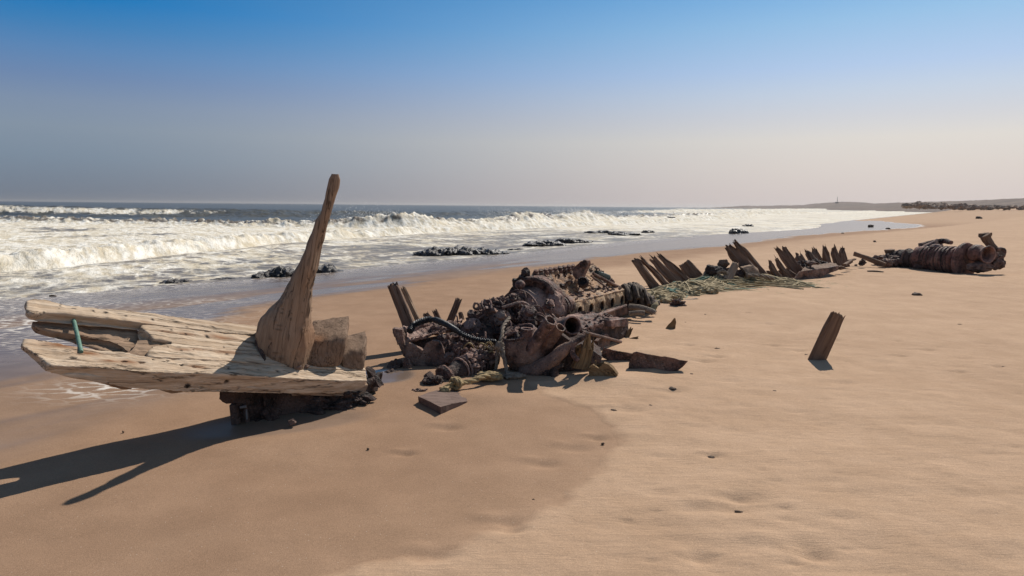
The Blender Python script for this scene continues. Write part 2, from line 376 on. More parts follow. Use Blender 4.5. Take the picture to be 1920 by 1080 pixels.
def build_sea():
    th = np.linspace(math.radians(56), math.radians(-46), 1150)
    r = np.concatenate([10 * 1.0042 ** np.arange(0, 800)]); r = np.concatenate([r, r[-1] * 1.02 ** np.arange(1, 400)]); r = r[r < 12000]
    R, T = np.meshgrid(r, th, indexing='ij'); x = R * np.sin(T); y = R * np.cos(T); s, t = st(x, y)
    wob = 1.0 * fbm2(x * .16, y * .16, 3, 2) + .35 * fbm2(x * .8, y * .8, 3, 4)
    d1, h1 = polydist(x, y, BORE, BORE_H); d2, h2 = polydist(x, y, BRK, BRK_H); d3, h3 = polydist(x, y, SWL, SWL_H)
    d1 = d1 + wob * .6; d2 = d2 + wob * 1.1; d3 = d3 + wob * 2.2
    p1 = sstep(-.55, .25, d1) * np.exp(-np.maximum(d1 - .3, 0) / 3.5)
    p2 = sstep(-2.2, .5, d2) * np.exp(-np.maximum(d2 - .6, 0) / 4.5)
    p3 = sstep(-7, .8, d3) * np.exp(-np.maximum(d3 - .8, 0) / 9)
    h1 = h1 * (1 + .45 * fbm2(s * .35, t * .1, 2, 8)); h2 = h2 * (1 + .22 * fbm2(x * .35, y * .35, 3, 18))
    lump = fbm2(x * 1.3, y * 1.3, 4, 51, .6); chop = fbm2(s * .5, t * .9, 5, 60, .58)
    foam_z = np.abs(lump)
    z = SEA_Z + h1 * p1 + h2 * p2 + h3 * p3
    inner = sstep(-1, 1, d1); mid = inner * sstep(1, -1, d2)
    z += (.16 * p1 + .42 * p2 * sstep(30, 60, R)) * (lump * 1.2) + .07 * inner * chop + .05 * foam_z * mid
    z += sstep(0, 40, d2) * (.22 * fbm2(s * .05, t * .12, 4, 90) + .14 * chop) * sstep(2500, 600, R)
    z += .015 * fbm2(s * .8, t * 2.2, 4, 31) * (1 - inner)
    # thin film running up the sand
    film = base_height(x, y) + .028
    runup = 15.2 + 1.0 * fbm2(s * .18, s * 0, 3, 66)
    film = base_height(x, y) - .016 + .034 * sstep(runup, runup + 1.6, t); z = np.where((t < 20) & (t > runup), np.maximum(z, film), z)
    foam = .10 + .50 * mid
    foam = np.maximum(foam, inner * (.40 + .34 * np.exp(-np.maximum(d1, 0) / 5)))
    foam = np.maximum(foam, mid * .56 * sstep(-26, -4, d2)); foam = np.maximum(foam, .62 * sstep(-1.3, -.5, d1) * sstep(3, 1, d1))
    foam = np.where(d1 < -.9, .475 + .10 * sstep(40, 75, s) - .05 * sstep(-3, -9, d1) + .09 * fbm2(s * .25, t * .9, 3, 91), foam)
    out = sstep(-.5, 3.5, d2)
    behind = .30 * np.exp(-np.maximum(d2 - 1.5, 0) / 7) + .30
    behind = np.maximum(behind, .56 * np.exp(-((d3 + 2.5) / 3.5) ** 2) * sstep(.95, 1.3, h3)); behind = np.maximum(behind, .44 * np.exp(-((d3 - 6) / 14) ** 2))
    behind = behind * (1 - .55 * sstep(16, 60, d3)); behind = np.maximum(behind, .52 * sstep(15, 60, x) * sstep(60, 0, d3))
    foam = np.where(d2 > -.5, foam * (1 - out) + behind * out, foam)
    crest = np.exp(-((d2 - .3) / 1.6) ** 2) * sstep(.4, .9, h2); foam = np.maximum(foam, (.56 + .16 * fbm2(x * .22, y * .22, 3, 71)) * crest)
    foam -= .10 * sstep(.10, .42, fbm2(s * .09 + 4, t * .16, 3, 44)) * mid * sstep(2.5, 7, d1) * sstep(-3, -8, d2)
    deep = np.maximum(sstep(-2, 14, d2), .25 * inner)
    o = grid_mesh('sea', x, y, z, {'foam': foam, 'deep': deep}, M['sea']); o['kind'] = 'structure'
    # wind-blown spray over the breakers: specks of water
    pts, ws = [], []
    V, F = [], []
    tet = np.array([(1, 1, 1), (-1, -1, 1), (-1, 1, -1), (1, -1, -1)]) * .58
    for i in range(4, len(BRK) - 4):
        a, b = np.array(BRK[i]), np.array(BRK[i + 1]); ha, hb = BRK_H[i], BRK_H[i + 1]; ln = np.hypot(*(b - a)); n_ = np.array([-(b - a)[1], (b - a)[0]]) / ln
        for _ in range(int(ln * 420 * (max(0, (ha + hb) / 2 - .6) + (.35 if 8 < a[0] < 40 else 0)))):
            q = rng.random(); h = ha * (1 - q) + hb * q; k = rng.random() ** 1.7
            pxy = a + (b - a) * q + n_ * (k * 4.5 + rng.normal() * .35) - (b - a) / ln * k * 2.5
            pz = SEA_Z + h * (.85 + .25 * rng.random()) + k * .95 * abs(rng.normal()) + .1 * rng.normal()
            base = len(V); sz = .012 + .028 * rng.random() ** 2
            V += [tuple(v) for v in (tet * sz + np.array([pxy[0], pxy[1], pz]))]
            F += [(base, base + 1, base + 2), (base, base + 3, base + 1), (base, base + 2, base + 3), (base + 1, base + 3, base + 2)]
    me = bpy.data.meshes.new('sea_spray'); me.from_pydata(V, [], F); me.materials.append(M['spray'])
    o = link(bpy.data.objects.new('sea_spray', me)); o['kind'] = 'stuff'; o['label'] = 'white spray blown off the crests of the breaking waves'; o['category'] = 'spray'

# ------------------------------------------------------------------ shapes; each returns (verts, faces, grain coordinates)
def A3(v): return np.array([v[0], v[1], v[2]], float)
def nrm(v): v = np.asarray(v, float); return v / max(1e-9, np.linalg.norm(v))
def box_surface(nl, nb, nc):
    key, V, F = {}, [], []
    def vid(a, b, c):
        k = (a, b, c)
        if k not in key: key[k] = len(V); V.append((a / nl, b / nb - .5, c / nc - .5))
        return key[k]
    for a in range(nl):
        for b in range(nb):
            F.append((vid(a, b, nc), vid(a + 1, b, nc), vid(a + 1, b + 1, nc), vid(a, b + 1, nc)))
            F.append((vid(a, b, 0), vid(a, b + 1, 0), vid(a + 1, b + 1, 0), vid(a + 1, b, 0)))
        for c in range(nc):
            F.append((vid(a, 0, c), vid(a + 1, 0, c), vid(a + 1, 0, c + 1), vid(a, 0, c + 1)))
            F.append((vid(a, nb, c), vid(a, nb, c + 1), vid(a + 1, nb, c + 1), vid(a + 1, nb, c)))
    for b in range(nb):
        for c in range(nc):
            F.append((vid(0, b, c), vid(0, b, c + 1), vid(0, b + 1, c + 1), vid(0, b + 1, c)))
            F.append((vid(nl, b, c), vid(nl, b + 1, c), vid(nl, b + 1, c + 1), vid(nl, b, c + 1)))
    return np.array(V), F
def timber(p0, p1, w, d, side=None, n=(22, 7, 5), jag=(0, .0), rough=.008, taper=(1, 1), bend=None, seed=1, rnd=.12, splits=0.0, gs=1.0, tip=0.0):
    """a length of wood from p0 to p1, w wide along `side`, d deep; jag = ragged length at either end"""
    p0, p1 = A3(p0), A3(p1); ax = p1 - p0; Ln = np.linalg.norm(ax); ax = ax / Ln
    side = np.array([1., 0, 0]) if side is None else A3(side); side = nrm(side - ax * (side @ ax)); third = np.cross(ax, side)
    V, F = box_surface(*n); a, b, c = V[:, 0].copy(), V[:, 1].copy(), V[:, 2].copy()
    rad = np.maximum(np.abs(b), np.abs(c)) * 2; rr = np.sqrt((2 * b) ** 2 + (2 * c) ** 2) + 1e-6; k = 1 - rnd * (rr / np.maximum(rad, 1e-6) - 1) / .414
    b *= k; c *= k
    q = np.stack([b * 3.1 * gs, c * 3.1 * gs, np.full_like(b, seed * 3.3)], -1)
    e = .5 + .5 * vnoise(q * 2.1, seed) + .35 * vnoise(q * 5, seed + 3)
    al = a * Ln
    al = al - jag[1] * e * sstep(.55, 1, a) + jag[0] * e[::-1] * sstep(.45, 0, a)
    tp = taper[0] * (1 - a) + taper[1] * a
    tp = tp * (1 - tip * sstep(.55, 1, a) * (1 + .5 * vnoise(np.stack([a * 3, b * 0, b * 0], -1) + seed, seed)))
    gc = np.stack([al, b * w, c * d], -1)
    nz = vnoise(np.stack([al * 2.2, b * 5 * gs, c * 5 * gs], -1) + seed * 7, seed); nf = vnoise(np.stack([al * 5, b * 14 * gs, c * 14 * gs], -1) + seed * 5, seed)
    off = rough * (nz + .6 * nf)
    bb = b * w * tp + off * np.sign(b) * (np.abs(b) > .3); cc = c * d * tp + off * np.sign(c) * (np.abs(c) > .3)
    if splits:
        sn = vnoise(np.stack([np.zeros_like(b), b * 9, np.zeros_like(b)], -1) + seed * 2.2, seed + 9); cc -= np.sign(c) * splits * sstep(.25, .7, sn) * sstep(.1, .7, a)
    P = p0 + al[:, None] * ax + bb[:, None] * side + cc[:, None] * third
    if bend is not None: P += (4 * a * (1 - a))[:, None] * A3(bend)
    return P, F, gc + seed * 1.7
def prism(pts, thick, edge=.03, noise=.006, scale=9, axis=None, seed=1):
    """a flat outline (world points) given the thickness vector(s), cut fine enough to roughen"""
    bm = bmesh.new(); pts = [A3(p) for p in pts]; n = len(pts)
    th = [A3(t) for t in thick] if isinstance(thick, list) else [A3(thick)] * n
    top = [bm.verts.new(p) for p in pts]; bot = [bm.verts.new(p + t) for p, t in zip(pts, th)]
    bm.faces.new(top); bm.faces.new(bot[::-1])
    for i in range(n): bm.faces.new((top[i], bot[i], bot[(i + 1) % n], top[(i + 1) % n]))
    bmesh.ops.triangulate(bm, faces=bm.faces[:], ngon_method='EAR_CLIP')
    for _ in range(9):
        lg = [e for e in bm.edges if e.calc_length() > edge]
        if not lg or len(bm.verts) > 9000: break
        bmesh.ops.subdivide_edges(bm, edges=lg, cuts=1); bmesh.ops.triangulate(bm, faces=[f for f in bm.faces if len(f.verts) > 3])
    bmesh.ops.recalc_face_normals(bm, faces=bm.faces[:]); bm.verts.ensure_lookup_table(); bm.normal_update()
    V = np.array([v.co for v in bm.verts]); N = np.array([v.normal for v in bm.verts]); F = [tuple(v.index for v in f.verts) for f in bm.faces]; bm.free()
    ax = nrm(A3(axis)) if axis is not None else nrm(pts[1] - pts[0]); t0 = nrm(th[0]); s2 = np.cross(ax, t0); c = V.mean(0)
    gc = np.stack([(V - c) @ ax, (V - c) @ s2, (V - c) @ t0], -1) + seed * 1.7
    if noise: V = V + N * (noise * fbm(gc * np.array([.4, 1, 1]) * scale + seed, 3, seed))[:, None] * 1.6
    return V, F, gc
def frame_of(d):
    d = nrm(d); h = np.array([0, 0, 1.]) if abs(d[2]) < .9 else np.array([1., 0, 0]); u = nrm(np.cross(h, d)); return u, np.cross(d, u), d
def lathe(org, dr, prof, n=32, sq=(1, 1), cap=(True, True)):
    """profile [(radius, along)] spun about dr through org"""
    u, v, d = frame_of(A3(dr)); o = A3(org); V, F = [], []
    for r, h in prof:
        for k in range(n):
            a = 2 * math.pi * k / n; V.append(o + d * h + r * (math.cos(a) * u * sq[0] + math.sin(a) * v * sq[1]))
    for i in range(len(prof) - 1):
        for k in range(n): F.append((i * n + k, i * n + (k + 1) % n, (i + 1) * n + (k + 1) % n, (i + 1) * n + k))
    if cap[0]: F.append(tuple(range(n))[::-1])
    if cap[1]: F.append(tuple(range((len(prof) - 1) * n, len(prof) * n)))
    V = np.array(V); return V, F, V - o
def fine(prof, step=.02):
    out = [prof[0]]
    for (r0, h0), (r1, h1) in zip(prof, prof[1:]):
        k = max(1, int(math.hypot(r1 - r0, h1 - h0) / step))
        out += [(r0 + (r1 - r0) * j / k, h0 + (h1 - h0) * j / k) for j in range(1, k + 1)]
    return out
def spline(pts, k=6):
    P = [A3(p) for p in pts]; P = [2 * P[0] - P[1]] + P + [2 * P[-1] - P[-2]]; out = []
    for i in range(1, len(P) - 2):
        for j in range(k):
            t = j / k; a, b, c, d = P[i - 1:i + 3]
            out.append(.5 * (2 * b + (c - a) * t + (2 * a - 5 * b + 4 * c - d) * t * t + (3 * b - a - 3 * c + d) * t ** 3))
    out.append(P[-2]); return np.array(out)
def tube(path, r, n=10, k=5, smooth=True, cap=True):
    P = spline(path, k) if smooth and len(path) > 2 else np.array([A3(p) for p in path])
    r = np.full(len(P), r) if np.isscalar(r) else np.interp(np.linspace(0, 1, len(P)), np.linspace(0, 1, len(r)), r)
    T = np.gradient(P, axis=0); T /= np.linalg.norm(T, axis=1)[:, None] + 1e-9
    u, _, _ = frame_of(T[0]); V, F = [], []; ang = np.arange(n) * 2 * math.pi / n; L = 0; gc = []
    for i in range(len(P)):
        u = nrm(u - T[i] * (u @ T[i])); v = np.cross(T[i], u)
        if i: L += np.linalg.norm(P[i] - P[i - 1])
        for a in ang: V.append(P[i] + r[i] * (math.cos(a) * u + math.sin(a) * v)); gc.append((L, r[i] * math.cos(a), r[i] * math.sin(a)))
    for i in range(len(P) - 1):
        for k_ in range(n): F.append((i * n + k_, i * n + (k_ + 1) % n, (i + 1) * n + (k_ + 1) % n, (i + 1) * n + k_))
    if cap: F += [tuple(range(n))[::-1], tuple(range((len(P) - 1) * n, len(P) * n))]
    return np.array(V), F, np.array(gc)
def pipe(p0, p1, ro, ri, depth=None, n=28, flare=0.0):
    """a hollow pipe from p0 to its open mouth p1"""
    p0, p1 = A3(p0), A3(p1); L = np.linalg.norm(p1 - p0); dp = min(depth or L * .9, L * .95)
    prof = fine([(ro, 0), (ro, L * .6), (ro + flare, L - .01), (ro + flare * .9, L)], .025) + [(ri + flare, L), (ri + flare, L - .012)] + fine([(ri, L - .05), (ri * .98, L - dp)], .03) + [(.001, L - dp)]
    return lathe(p0, p1 - p0, prof, n, cap=(True, False))
def coil(path, r, strands=3, turns=9, n=7, k=8):
    """twisted rope along a path"""
    P = spline(path, k); T = np.gradient(P, axis=0); T /= np.linalg.norm(T, axis=1)[:, None] + 1e-9
    u, _, _ = frame_of(T[0]); L = np.concatenate([[0], np.cumsum(np.linalg.norm(np.diff(P, axis=0), axis=1))]); out = []
    U = []
    for i in range(len(P)): u = nrm(u - T[i] * (u @ T[i])); U.append(u)
    m = int(L[-1] / (r * .55)) + 2; li = np.linspace(0, L[-1], m); it = lambda Q: np.stack([np.interp(li, L, np.array(Q)[:, j]) for j in range(3)], -1)
    Pi, Ui, Ti = it(P), it(U), it(T); Vi = np.cross(Ti, Ui)
    for q in range(strands):
        a = li / (r * 2 * math.pi) * 1.15 * 2 * math.pi / 2 + q * 2 * math.pi / strands
        out.append(tube(Pi + r * .5 * (np.cos(a)[:, None] * Ui + np.sin(a)[:, None] * Vi), r * .56, n, 1, False))
    return join(out)
def lump(c, rad, sub=3, amp=.2, scale=2.0, seed=1, flat=None, ridged=False):
    bm = bmesh.new(); bmesh.ops.create_icosphere(bm, subdivisions=sub, radius=1)
    V = np.array([v.co for v in bm.verts]); F = [tuple(v.index for v in f.verts) for f in bm.faces]; bm.free()
    f = fbm(V * scale + seed * 5.1, 4, seed)
    if ridged: f = (.5 - np.abs(f)) * 2 - .4
    V = V * (1 + amp * f * 1.6)[:, None]
    if flat is not None: V[:, 2] = np.maximum(V[:, 2], flat)
    V = V * np.array(rad if hasattr(rad, '__len__') else (rad,) * 3) + A3(c); return V, F, V - A3(c)
def worn(p, it=3, k=.5):
    """wear the edges round: neighbour averaging"""
    V, F, g = p; a, b = [], []
    for f in F:
        for i in range(len(f)): a.append(f[i]); b.append(f[(i + 1) % len(f)])
    a, b = np.array(a + b), np.array(b + a); V = V.copy(); cnt = np.bincount(a, minlength=len(V))[:, None]
    for _ in range(it):
        S = np.zeros_like(V); np.add.at(S, a, V[b]); V = V * (1 - k) + k * S / np.maximum(cnt, 1)
    return V, F, g
def bolt(p, d, r=.014, h=.012):
    return lathe(p, d, [(r, -.01), (r, h), (r * .6, h + .001), (r * .6, h + .006)], 6)
def ring(c, d, R, r, a0=0.0, a1=2 * math.pi, n=30, rn=8):
    u, v, d = frame_of(A3(d)); c = A3(c)
    return tube([c + R * (math.cos(a) * u + math.sin(a) * v) for a in np.linspace(a0, a1, n)], r, rn, 1, False)
def loft(rings):
    """closed rings of equal count joined into a skin"""
    n = len(rings[0]); V = np.concatenate(rings); F = []
    for i in range(len(rings) - 1):
        for k in range(n): F.append((i * n + k, i * n + (k + 1) % n, (i + 1) * n + (k + 1) % n, (i + 1) * n + k))
    F += [tuple(range(n))[::-1], tuple(range((len(rings) - 1) * n, len(rings) * n))]
    return V, F, V[:, [2, 0, 1]].copy()
def join(ps):
    V, F, Gc, o = [], [], [], 0
    for v, f, g in ps: V.append(v); F += [tuple(i + o for i in t) for t in f]; Gc.append(g); o += len(v)
    return np.concatenate(V), F, np.concatenate(Gc)
def normals(V, F):
    N = np.zeros_like(V)
    for L in set(len(f) for f in F):
        f = np.array([q for q in F if len(q) == L]); n = np.cross(V[f[:, 1]] - V[f[:, 0]], V[f[:, 2]] - V[f[:, 0]])
        for k in range(L): np.add.at(N, f[:, k], n)
    return N / (np.linalg.norm(N, axis=1)[:, None] + 1e-12)
def rough(p, amp, scale, seed=1, oct=4, ridged=False):
    V, F, g = p; f = fbm(V * scale + seed * 3.1, oct, seed, .55)
    if ridged: f = .35 - np.abs(f) * 2
    return V + normals(V, F) * (amp * 1.6 * f)[:, None], F, g
def clutter(p, n, seed=1, size=1.0, up=None, kinds='bbnptt', region=None):
    """corroded bits sitting on a surface: nuts, crusts, bent rods"""
    V, F, g = p; N = normals(V, F); r = random.Random(seed); out = []
    idx = [i for i in range(len(V)) if (up is None or N[i][2] > up) and (region is None or region(V[i]))]
    for _ in range(n):
        i = r.choice(idx); v, nn = V[i], N[i]; k = r.choice(kinds); z = size * (.6 + .9 * r.random())
        if k == 'b': out.append(bolt(v, nn + np.array([r.gauss(0, .15) for _ in range(3)]), .014 * z, .022 * z))
        elif k == 'n': out.append(lump(v, (.028 * z, .022 * z * (1 + r.random()), .022 * z), 2, .45, 1.6, r.randrange(99)))
        elif k == 't': out.append(timber(v - nn * .02 * z, v + nn * .035 * z, .05 * z, .012 * z, [r.gauss(0, 1) for _ in range(3)], (2, 3, 1), (0, .03 * z), .004, seed=r.randrange(99), rnd=0))
        else:
            d = nrm(np.array([r.gauss(0, 1) for _ in range(3)]) + nn * .3); e = v + nn * .02 * z; out.append(tube([e - d * .06 * z, e + nn * .025 * z, e + d * .06 * z - nn * .01], .008 * z, 6, 3))
    return join(out)
def mesh_obj(name, p, mat, org, smooth=35, attrs=None, extra=None):
    ex = []
    if extra:
        nf = len(p[1]); ps = [p]
        for q, m in extra: ps.append(q); ex.append((nf, m)); nf += len(q[1])
        p = join(ps)
    V, F, g = p; me = bpy.data.meshes.new(name); me.from_pydata((V - A3(org)).tolist(), [], F); me.materials.append(mat)
    a = me.attributes.new('gc', 'FLOAT_VECTOR', 'POINT'); a.data.foreach_set('vector', np.ascontiguousarray(g, dtype=np.float32).reshape(-1))
    if ex:
        mi = np.zeros(len(F), np.int32)
        for k, (f0, m) in enumerate(ex): me.materials.append(m); mi[f0:] = k + 1
        me.polygons.foreach_set('material_index', mi)
    for k, v in (attrs or {}).items():
        b = me.attributes.new(k, 'FLOAT', 'POINT'); b.data.foreach_set('value', np.asarray(v, np.float32))
    me.polygons.foreach_set('use_smooth', np.ones(len(me.polygons), bool)); me.update()
    if smooth < 180: me.set_sharp_from_angle(angle=math.radians(smooth))
    return link(bpy.data.objects.new(name, me))
class Thing:
    def __init__(s, name, org, label, cat, group=None):
        s.org = Vector(org); s.o = link(bpy.data.objects.new(name, None)); s.o.location = s.org; s.o['label'] = label; s.o['category'] = cat
        s.o.empty_display_size = .1
        if group: s.o['group'] = group
    def part(s, name, p, mat, under=None, smooth=28, label=None, attrs=None, extra=None):
        if isinstance(p, list): p = join(p)
        o = mesh_obj(name, p, mat, s.org, smooth, attrs, extra); o.parent = under or s.o
        if label: o['label'] = label
        return o
def single(name, p, mat, label, cat, group=None, smooth=35, attrs=None, base=None):
    if isinstance(p, list): p = join(p)
    V = p[0]; org = base or Vector((V[:, 0].mean(), V[:, 1].mean(), V[:, 2].min()))
    o = mesh_obj(name, p, mat, org, smooth, attrs); o.location = org; o['label'] = label; o['category'] = cat
    if group: o['group'] = group
    return o

# ------------------------------------------------------------------ the bleached bow timbers in the foreground
def plane_fn(a, b, c):
    a, b, c = A3(a), A3(b), A3(c); n = nrm(np.cross(b - a, c - a)); n = n if n[2] > 0 else -n
    def f(px, py, lift=0.0):
        d = A3(ray(px, py)); o = A3(CAM); return o + d * (((a + n * lift - o) @ n) / (d @ n))
    return f, n
def spots(V, lst, fn, k=1.35):
    lst = [(a, b, c * k, *d) for a, b, c, *d in lst]; out = np.zeros(len(V))
    for px, py, r, *s in lst:
        c = fn(px, py); d = V - c; q = np.exp(-(np.linalg.norm(d, axis=1) / r) ** 2) if not s else np.exp(-((d @ s[0]) / (r * 2.6)) ** 2 - (np.linalg.norm(d - np.outer(d @ s[0], s[0]), axis=1) / (r * .7)) ** 2)
        out = np.maximum(out, q)
    return out
def build_bow():
    TOP, UPN = plane_fn(W(60, 662, 4.05), W(688, 713, 5.78), W(50, 563, 4.46))
    AX = nrm(TOP(438, 678) - TOP(90, 642)); IN = nrm(np.cross(UPN, AX)); IN = IN if IN[1] > 0 else -IN
    base = G(560, 785)
    T = Thing('bow_timbers', base, 'bleached ship bow timbers on a rusty foot, with a tall curved horn rising from them', 'shipwreck timber')
    # lower beam
    top = [(44, 634), (62, 636), (91, 641), (120, 646), (150, 651), (190, 657), (233, 662), (285, 670), (340, 673), (438, 678), (560, 689), (640, 693), (686, 695),
           (689, 713), (640, 714), (545, 709), (470, 705), (402, 701), (330, 699), (259, 696), (181, 688), (130, 687), (93, 685), (78, 672), (60, 660), (40, 646)]
    thk = []
    for x, y in top:
        h = np.interp(x, [40, 60, 93, 145, 228, 321, 415, 545, 690], [.030, .036, .050, .080, .128, .142, .145, .135, .115])
        thk.append(-UPN * h * .75 - np.array([0, 0, 1.]) * h * .35 + IN * .01)
    pr = prism([TOP(*p) for p in top], thk, .020, .005, 9, AX, 1)
    pr = rough(worn(pr, 2), .006, 14, 3)
    holes = [(136, 672, .013), (160, 676, .010), (233, 678, .010), (265, 679, .012), (288, 674, .010), (314, 677, .010), (340, 684, .010), (363, 688, .011), (388, 691, .012), (430, 690, .010), (520, 697, .010),
             (285, 710, .022), (163, 696, .030), (208, 708, .016), (350, 722, .022), (424, 714, .018), (448, 728, .014)]
    st_ = [(115, 648, .030, AX), (165, 662, .024, AX), (206, 677, .016, AX), (370, 688, .02, AX), (240, 678, .02, AX)]
    hole = np.maximum(spots(pr[0], holes[:11], TOP), spots(pr[0], [(a, b, c) for a, b, c in holes[11:]], lambda x, y: A3(W(x, y, 1 / np.interp(x, [50, 690], [1 / 4.03, 1 / 5.72])))))
    V = pr[0] - (normals(pr[0], pr[1]) * (sstep(.4, .8, hole) * .012)[:, None]); hole = sstep(.35, .7, hole)
    T.part('lower_beam', (V, pr[1], pr[2]), M['bleached'], attrs={'hole': hole, 'stain': spots(pr[0], st_, TOP)}, smooth=50)
    # splinters along the beam's underside
    e = lambda x: 1 / np.interp(x, [50, 690], [1 / 4.08, 1 / 5.78])
    sp = [prism([W(x, y, e(x) + .04) for x, y in pts], IN * .05, .03, .004, 12, AX, 5 + i) for i, pts in enumerate((
        [(150, 703), (200, 712), (249, 726), (246, 730), (228, 730), (186, 718)], [(280, 724), (345, 730), (342, 735), (322, 737), (306, 733)], [(545, 722), (600, 726), (690, 722), (684, 742), (640, 741), (590, 738), (548, 742)]))]
    for q in sp: T.part('underside_splinter', q, M['driftgrey'])
    # upper beam
    top2 = [(49, 564), (60, 561), (86, 562), (100, 566), (125, 571), (160, 576), (220, 581), (280, 588), (330, 594), (400, 602), (480, 612), (560, 620), (600, 626), (600, 640), (480, 628), (400, 621), (330, 613), (262, 605), (200, 597), (130, 589), (90, 586), (62, 588), (50, 582)]
    pr = prism([TOP(*p, .012) for p in top2], -UPN * .055, .020, .005, 9, AX, 2)
    pr = rough(worn(pr, 2), .006, 14, 5)
    h2 = [(112, 574, .008), (115, 570, .006), (138, 579, .010), (174, 583, .011), (199, 586, .011), (236, 593, .011), (286, 599, .011), (330, 604, .011), (350, 612, .007), (400, 612, .009), (440, 619, .009), (83, 586, .009), (110, 580, .006)]
    hole = spots(pr[0], h2, lambda x, y: TOP(x, y, .012))
    T.part('upper_beam', pr, M['bleached'], attrs={'hole': sstep(.35, .7, hole), 'stain': spots(pr[0], [(270, 606, .018, AX)], TOP)}, smooth=50)
    # wide deck board with the broken step in its left end
    dk = [(265, 605), (300, 609), (330, 613), (400, 621), (480, 629), (600, 641), (660, 652), (686, 694), (640, 692), (560, 688), (438, 677), (340, 672), (286, 669), (276, 667), (279, 656), (285, 650), (305, 646), (320, 645), (322, 640), (304, 638), (288, 636), (280, 626), (273, 621), (263, 612)]
    pr = prism([TOP(*p, .004) for p in dk], -UPN * .06, .020, .004, 9, AX, 3)
    pr = rough(worn(pr, 2), .006, 14, 7)
    h3 = [(305, 622, .009), (321, 620, .008), (348, 627, .009), (362, 624, .008), (388, 631, .015), (314, 651, .009), (340, 658, .009), (362, 657, .009), (380, 655, .009), (359, 668, .009), (420, 651, .010), (425, 665, .012), (270, 605, .010), (455, 640, .010)]
    hole = spots(pr[0], h3, TOP)
    T.part('deck_board', pr, M['bleached'], attrs={'hole': sstep(.35, .7, hole), 'stain': .9 * spots(pr[0], [(415, 633, .034, AX), (424, 661, .026, AX), (310, 623, .018, AX), (350, 627, .02, AX), (345, 657, .02, AX), (440, 662, .02, AX), (372, 656, .016, AX)], TOP)}, smooth=50)
    # broken inner plank, lying lower, and its rotten stump
    bp = [(56, 599), (100, 600), (150, 603), (210, 610), (252, 617), (268, 624), (290, 637), (272, 646), (262, 655), (254, 661), (240, 659), (226, 648), (210, 640), (170, 633), (130, 625), (100, 620), (62, 610)]
    pr = prism([TOP(*p, -.075) for p in bp], -UPN * .05, .022, .010, 8, AX, 4)
    pr = rough(worn(pr, 3), .010, 12, 9)
    T.part('broken_plank', pr, M['driftgrey'], smooth=45, label='grey broken plank with a rotted end between the beams')
    rl = [(258, 640), (300, 642), (330, 644), (300, 655), (285, 664), (290, 672), (250, 668), (236, 662), (250, 655)]
    T.part('rotten_stump', rough(prism([TOP(*p, -.035) for p in rl], -UPN * .06, .025, .012, 9, AX, 6), .008, 20, 3), M['driftgrey'])
    # green bolt rod
    a, b = TOP(138, 600, -.03), TOP(152, 660, .004)
    T.part('bolt_rod', tube([a, (a + b) / 2 + UPN * .002, b], .0135, 14, 4), M['greenpaint'], label='green bolt rod bridging the two beams')
    # the horn: rings of (left px, right px, y, depth of section)
    prof = [(624, 634, 327, .03), (619.5, 636.5, 336, .045), (617, 635, 352, .055), (612, 629, 372, .065), (604, 622, 395, .08), (593, 616, 415, .10), (586, 609, 437, .115), (577, 602, 460, .135), (566, 598, 482, .155), (554, 594, 505, .18),
            (546, 589, 522, .20), (538, 585, 540, .22), (527, 584, 558, .25), (513, 583, 575, .27), (498, 582, 590, .30), (485, 583, 607, .33), (479, 586, 625, .36), (481, 587, 645, .37), (490, 585, 662, .36), (501, 582, 680, .33), (506, 581, 692, .31)]
    rings, n = [], 72
    ys = np.arange(327, 693, 2.4); P_ = np.array(prof); xl, xr, dp = [np.interp(ys, P_[:, 2], P_[:, i]) for i in (0, 1, 3)]
    for i, y in enumerate(ys):
        Y = np.interp(y, [327, 500, 690], [5.35, 5.42, 5.53]); a, b = A3(W(xl[i], y, Y)), A3(W(xr[i], y, Y)); c = (a + b) / 2; hw = np.linalg.norm(b - a) / 2; R = []
        low = sstep(540, 650, y)
        for k in range(n):
            q = 2 * math.pi * k / n; cx, sy = math.cos(q), math.sin(q); ex = .85 - .25 * low
            x = math.copysign(abs(cx) ** ex, cx); d = math.copysign(abs(sy) ** ex, sy)
            x = x * (1 - .30 * low * max(0, -sy)) + low * .10 * max(0, -sy)           # an arris faces the viewer low down
            R.append(c + np.array([hw * x, dp[i] * .56 * d, 0]))
        rings.append(np.array(R))
    V, F, g = loft(rings)
    lw = np.array([fbm(np.stack([V[:, 0] * 4, V[:, 1] * 4, V[:, 2] * 1.4], -1), 4, 5)])[0]; fine_ = vnoise(np.stack([V[:, 0] * 30, V[:, 1] * 30, V[:, 2] * 4], -1), 8)
    N = normals(V, F); rid = np.abs(vnoise(np.stack([V[:, 0] * 24 - V[:, 2] * 5, V[:, 1] * 24, V[:, 2] * 1.3], -1), 12)); crk = sstep(.06, .0, rid) * sstep(-.1, .35, vnoise(np.stack([V[:, 0] * 7, V[:, 1] * 7, V[:, 2] * 2], -1), 77)) * sstep(1.7, .9, V[:, 2])
    V = V + N * (.034 * lw + .006 * fine_ - .010 * crk)[:, None]
    g = np.stack([V[:, 2], V[:, 0] - V[:, 2] * .2, V[:, 1]], -1)
    stn = np.exp(-((V[:, 0] - W(588, 640, 5.5).x) / .07) ** 2 - ((V[:, 2] - W(588, 630, 5.5).z) / .16) ** 2) * .5
    T.part('horn', (V, F, g), M['driftgrey'], smooth=60, attrs={'stain': stn, 'hole': crk * .6}, label='tall curved grey brown horn of worn wood tapering to a tip')
    # blocks behind the horn's foot
    A, B = TOP(612, 691, .0), W(634, 604, 5.30)
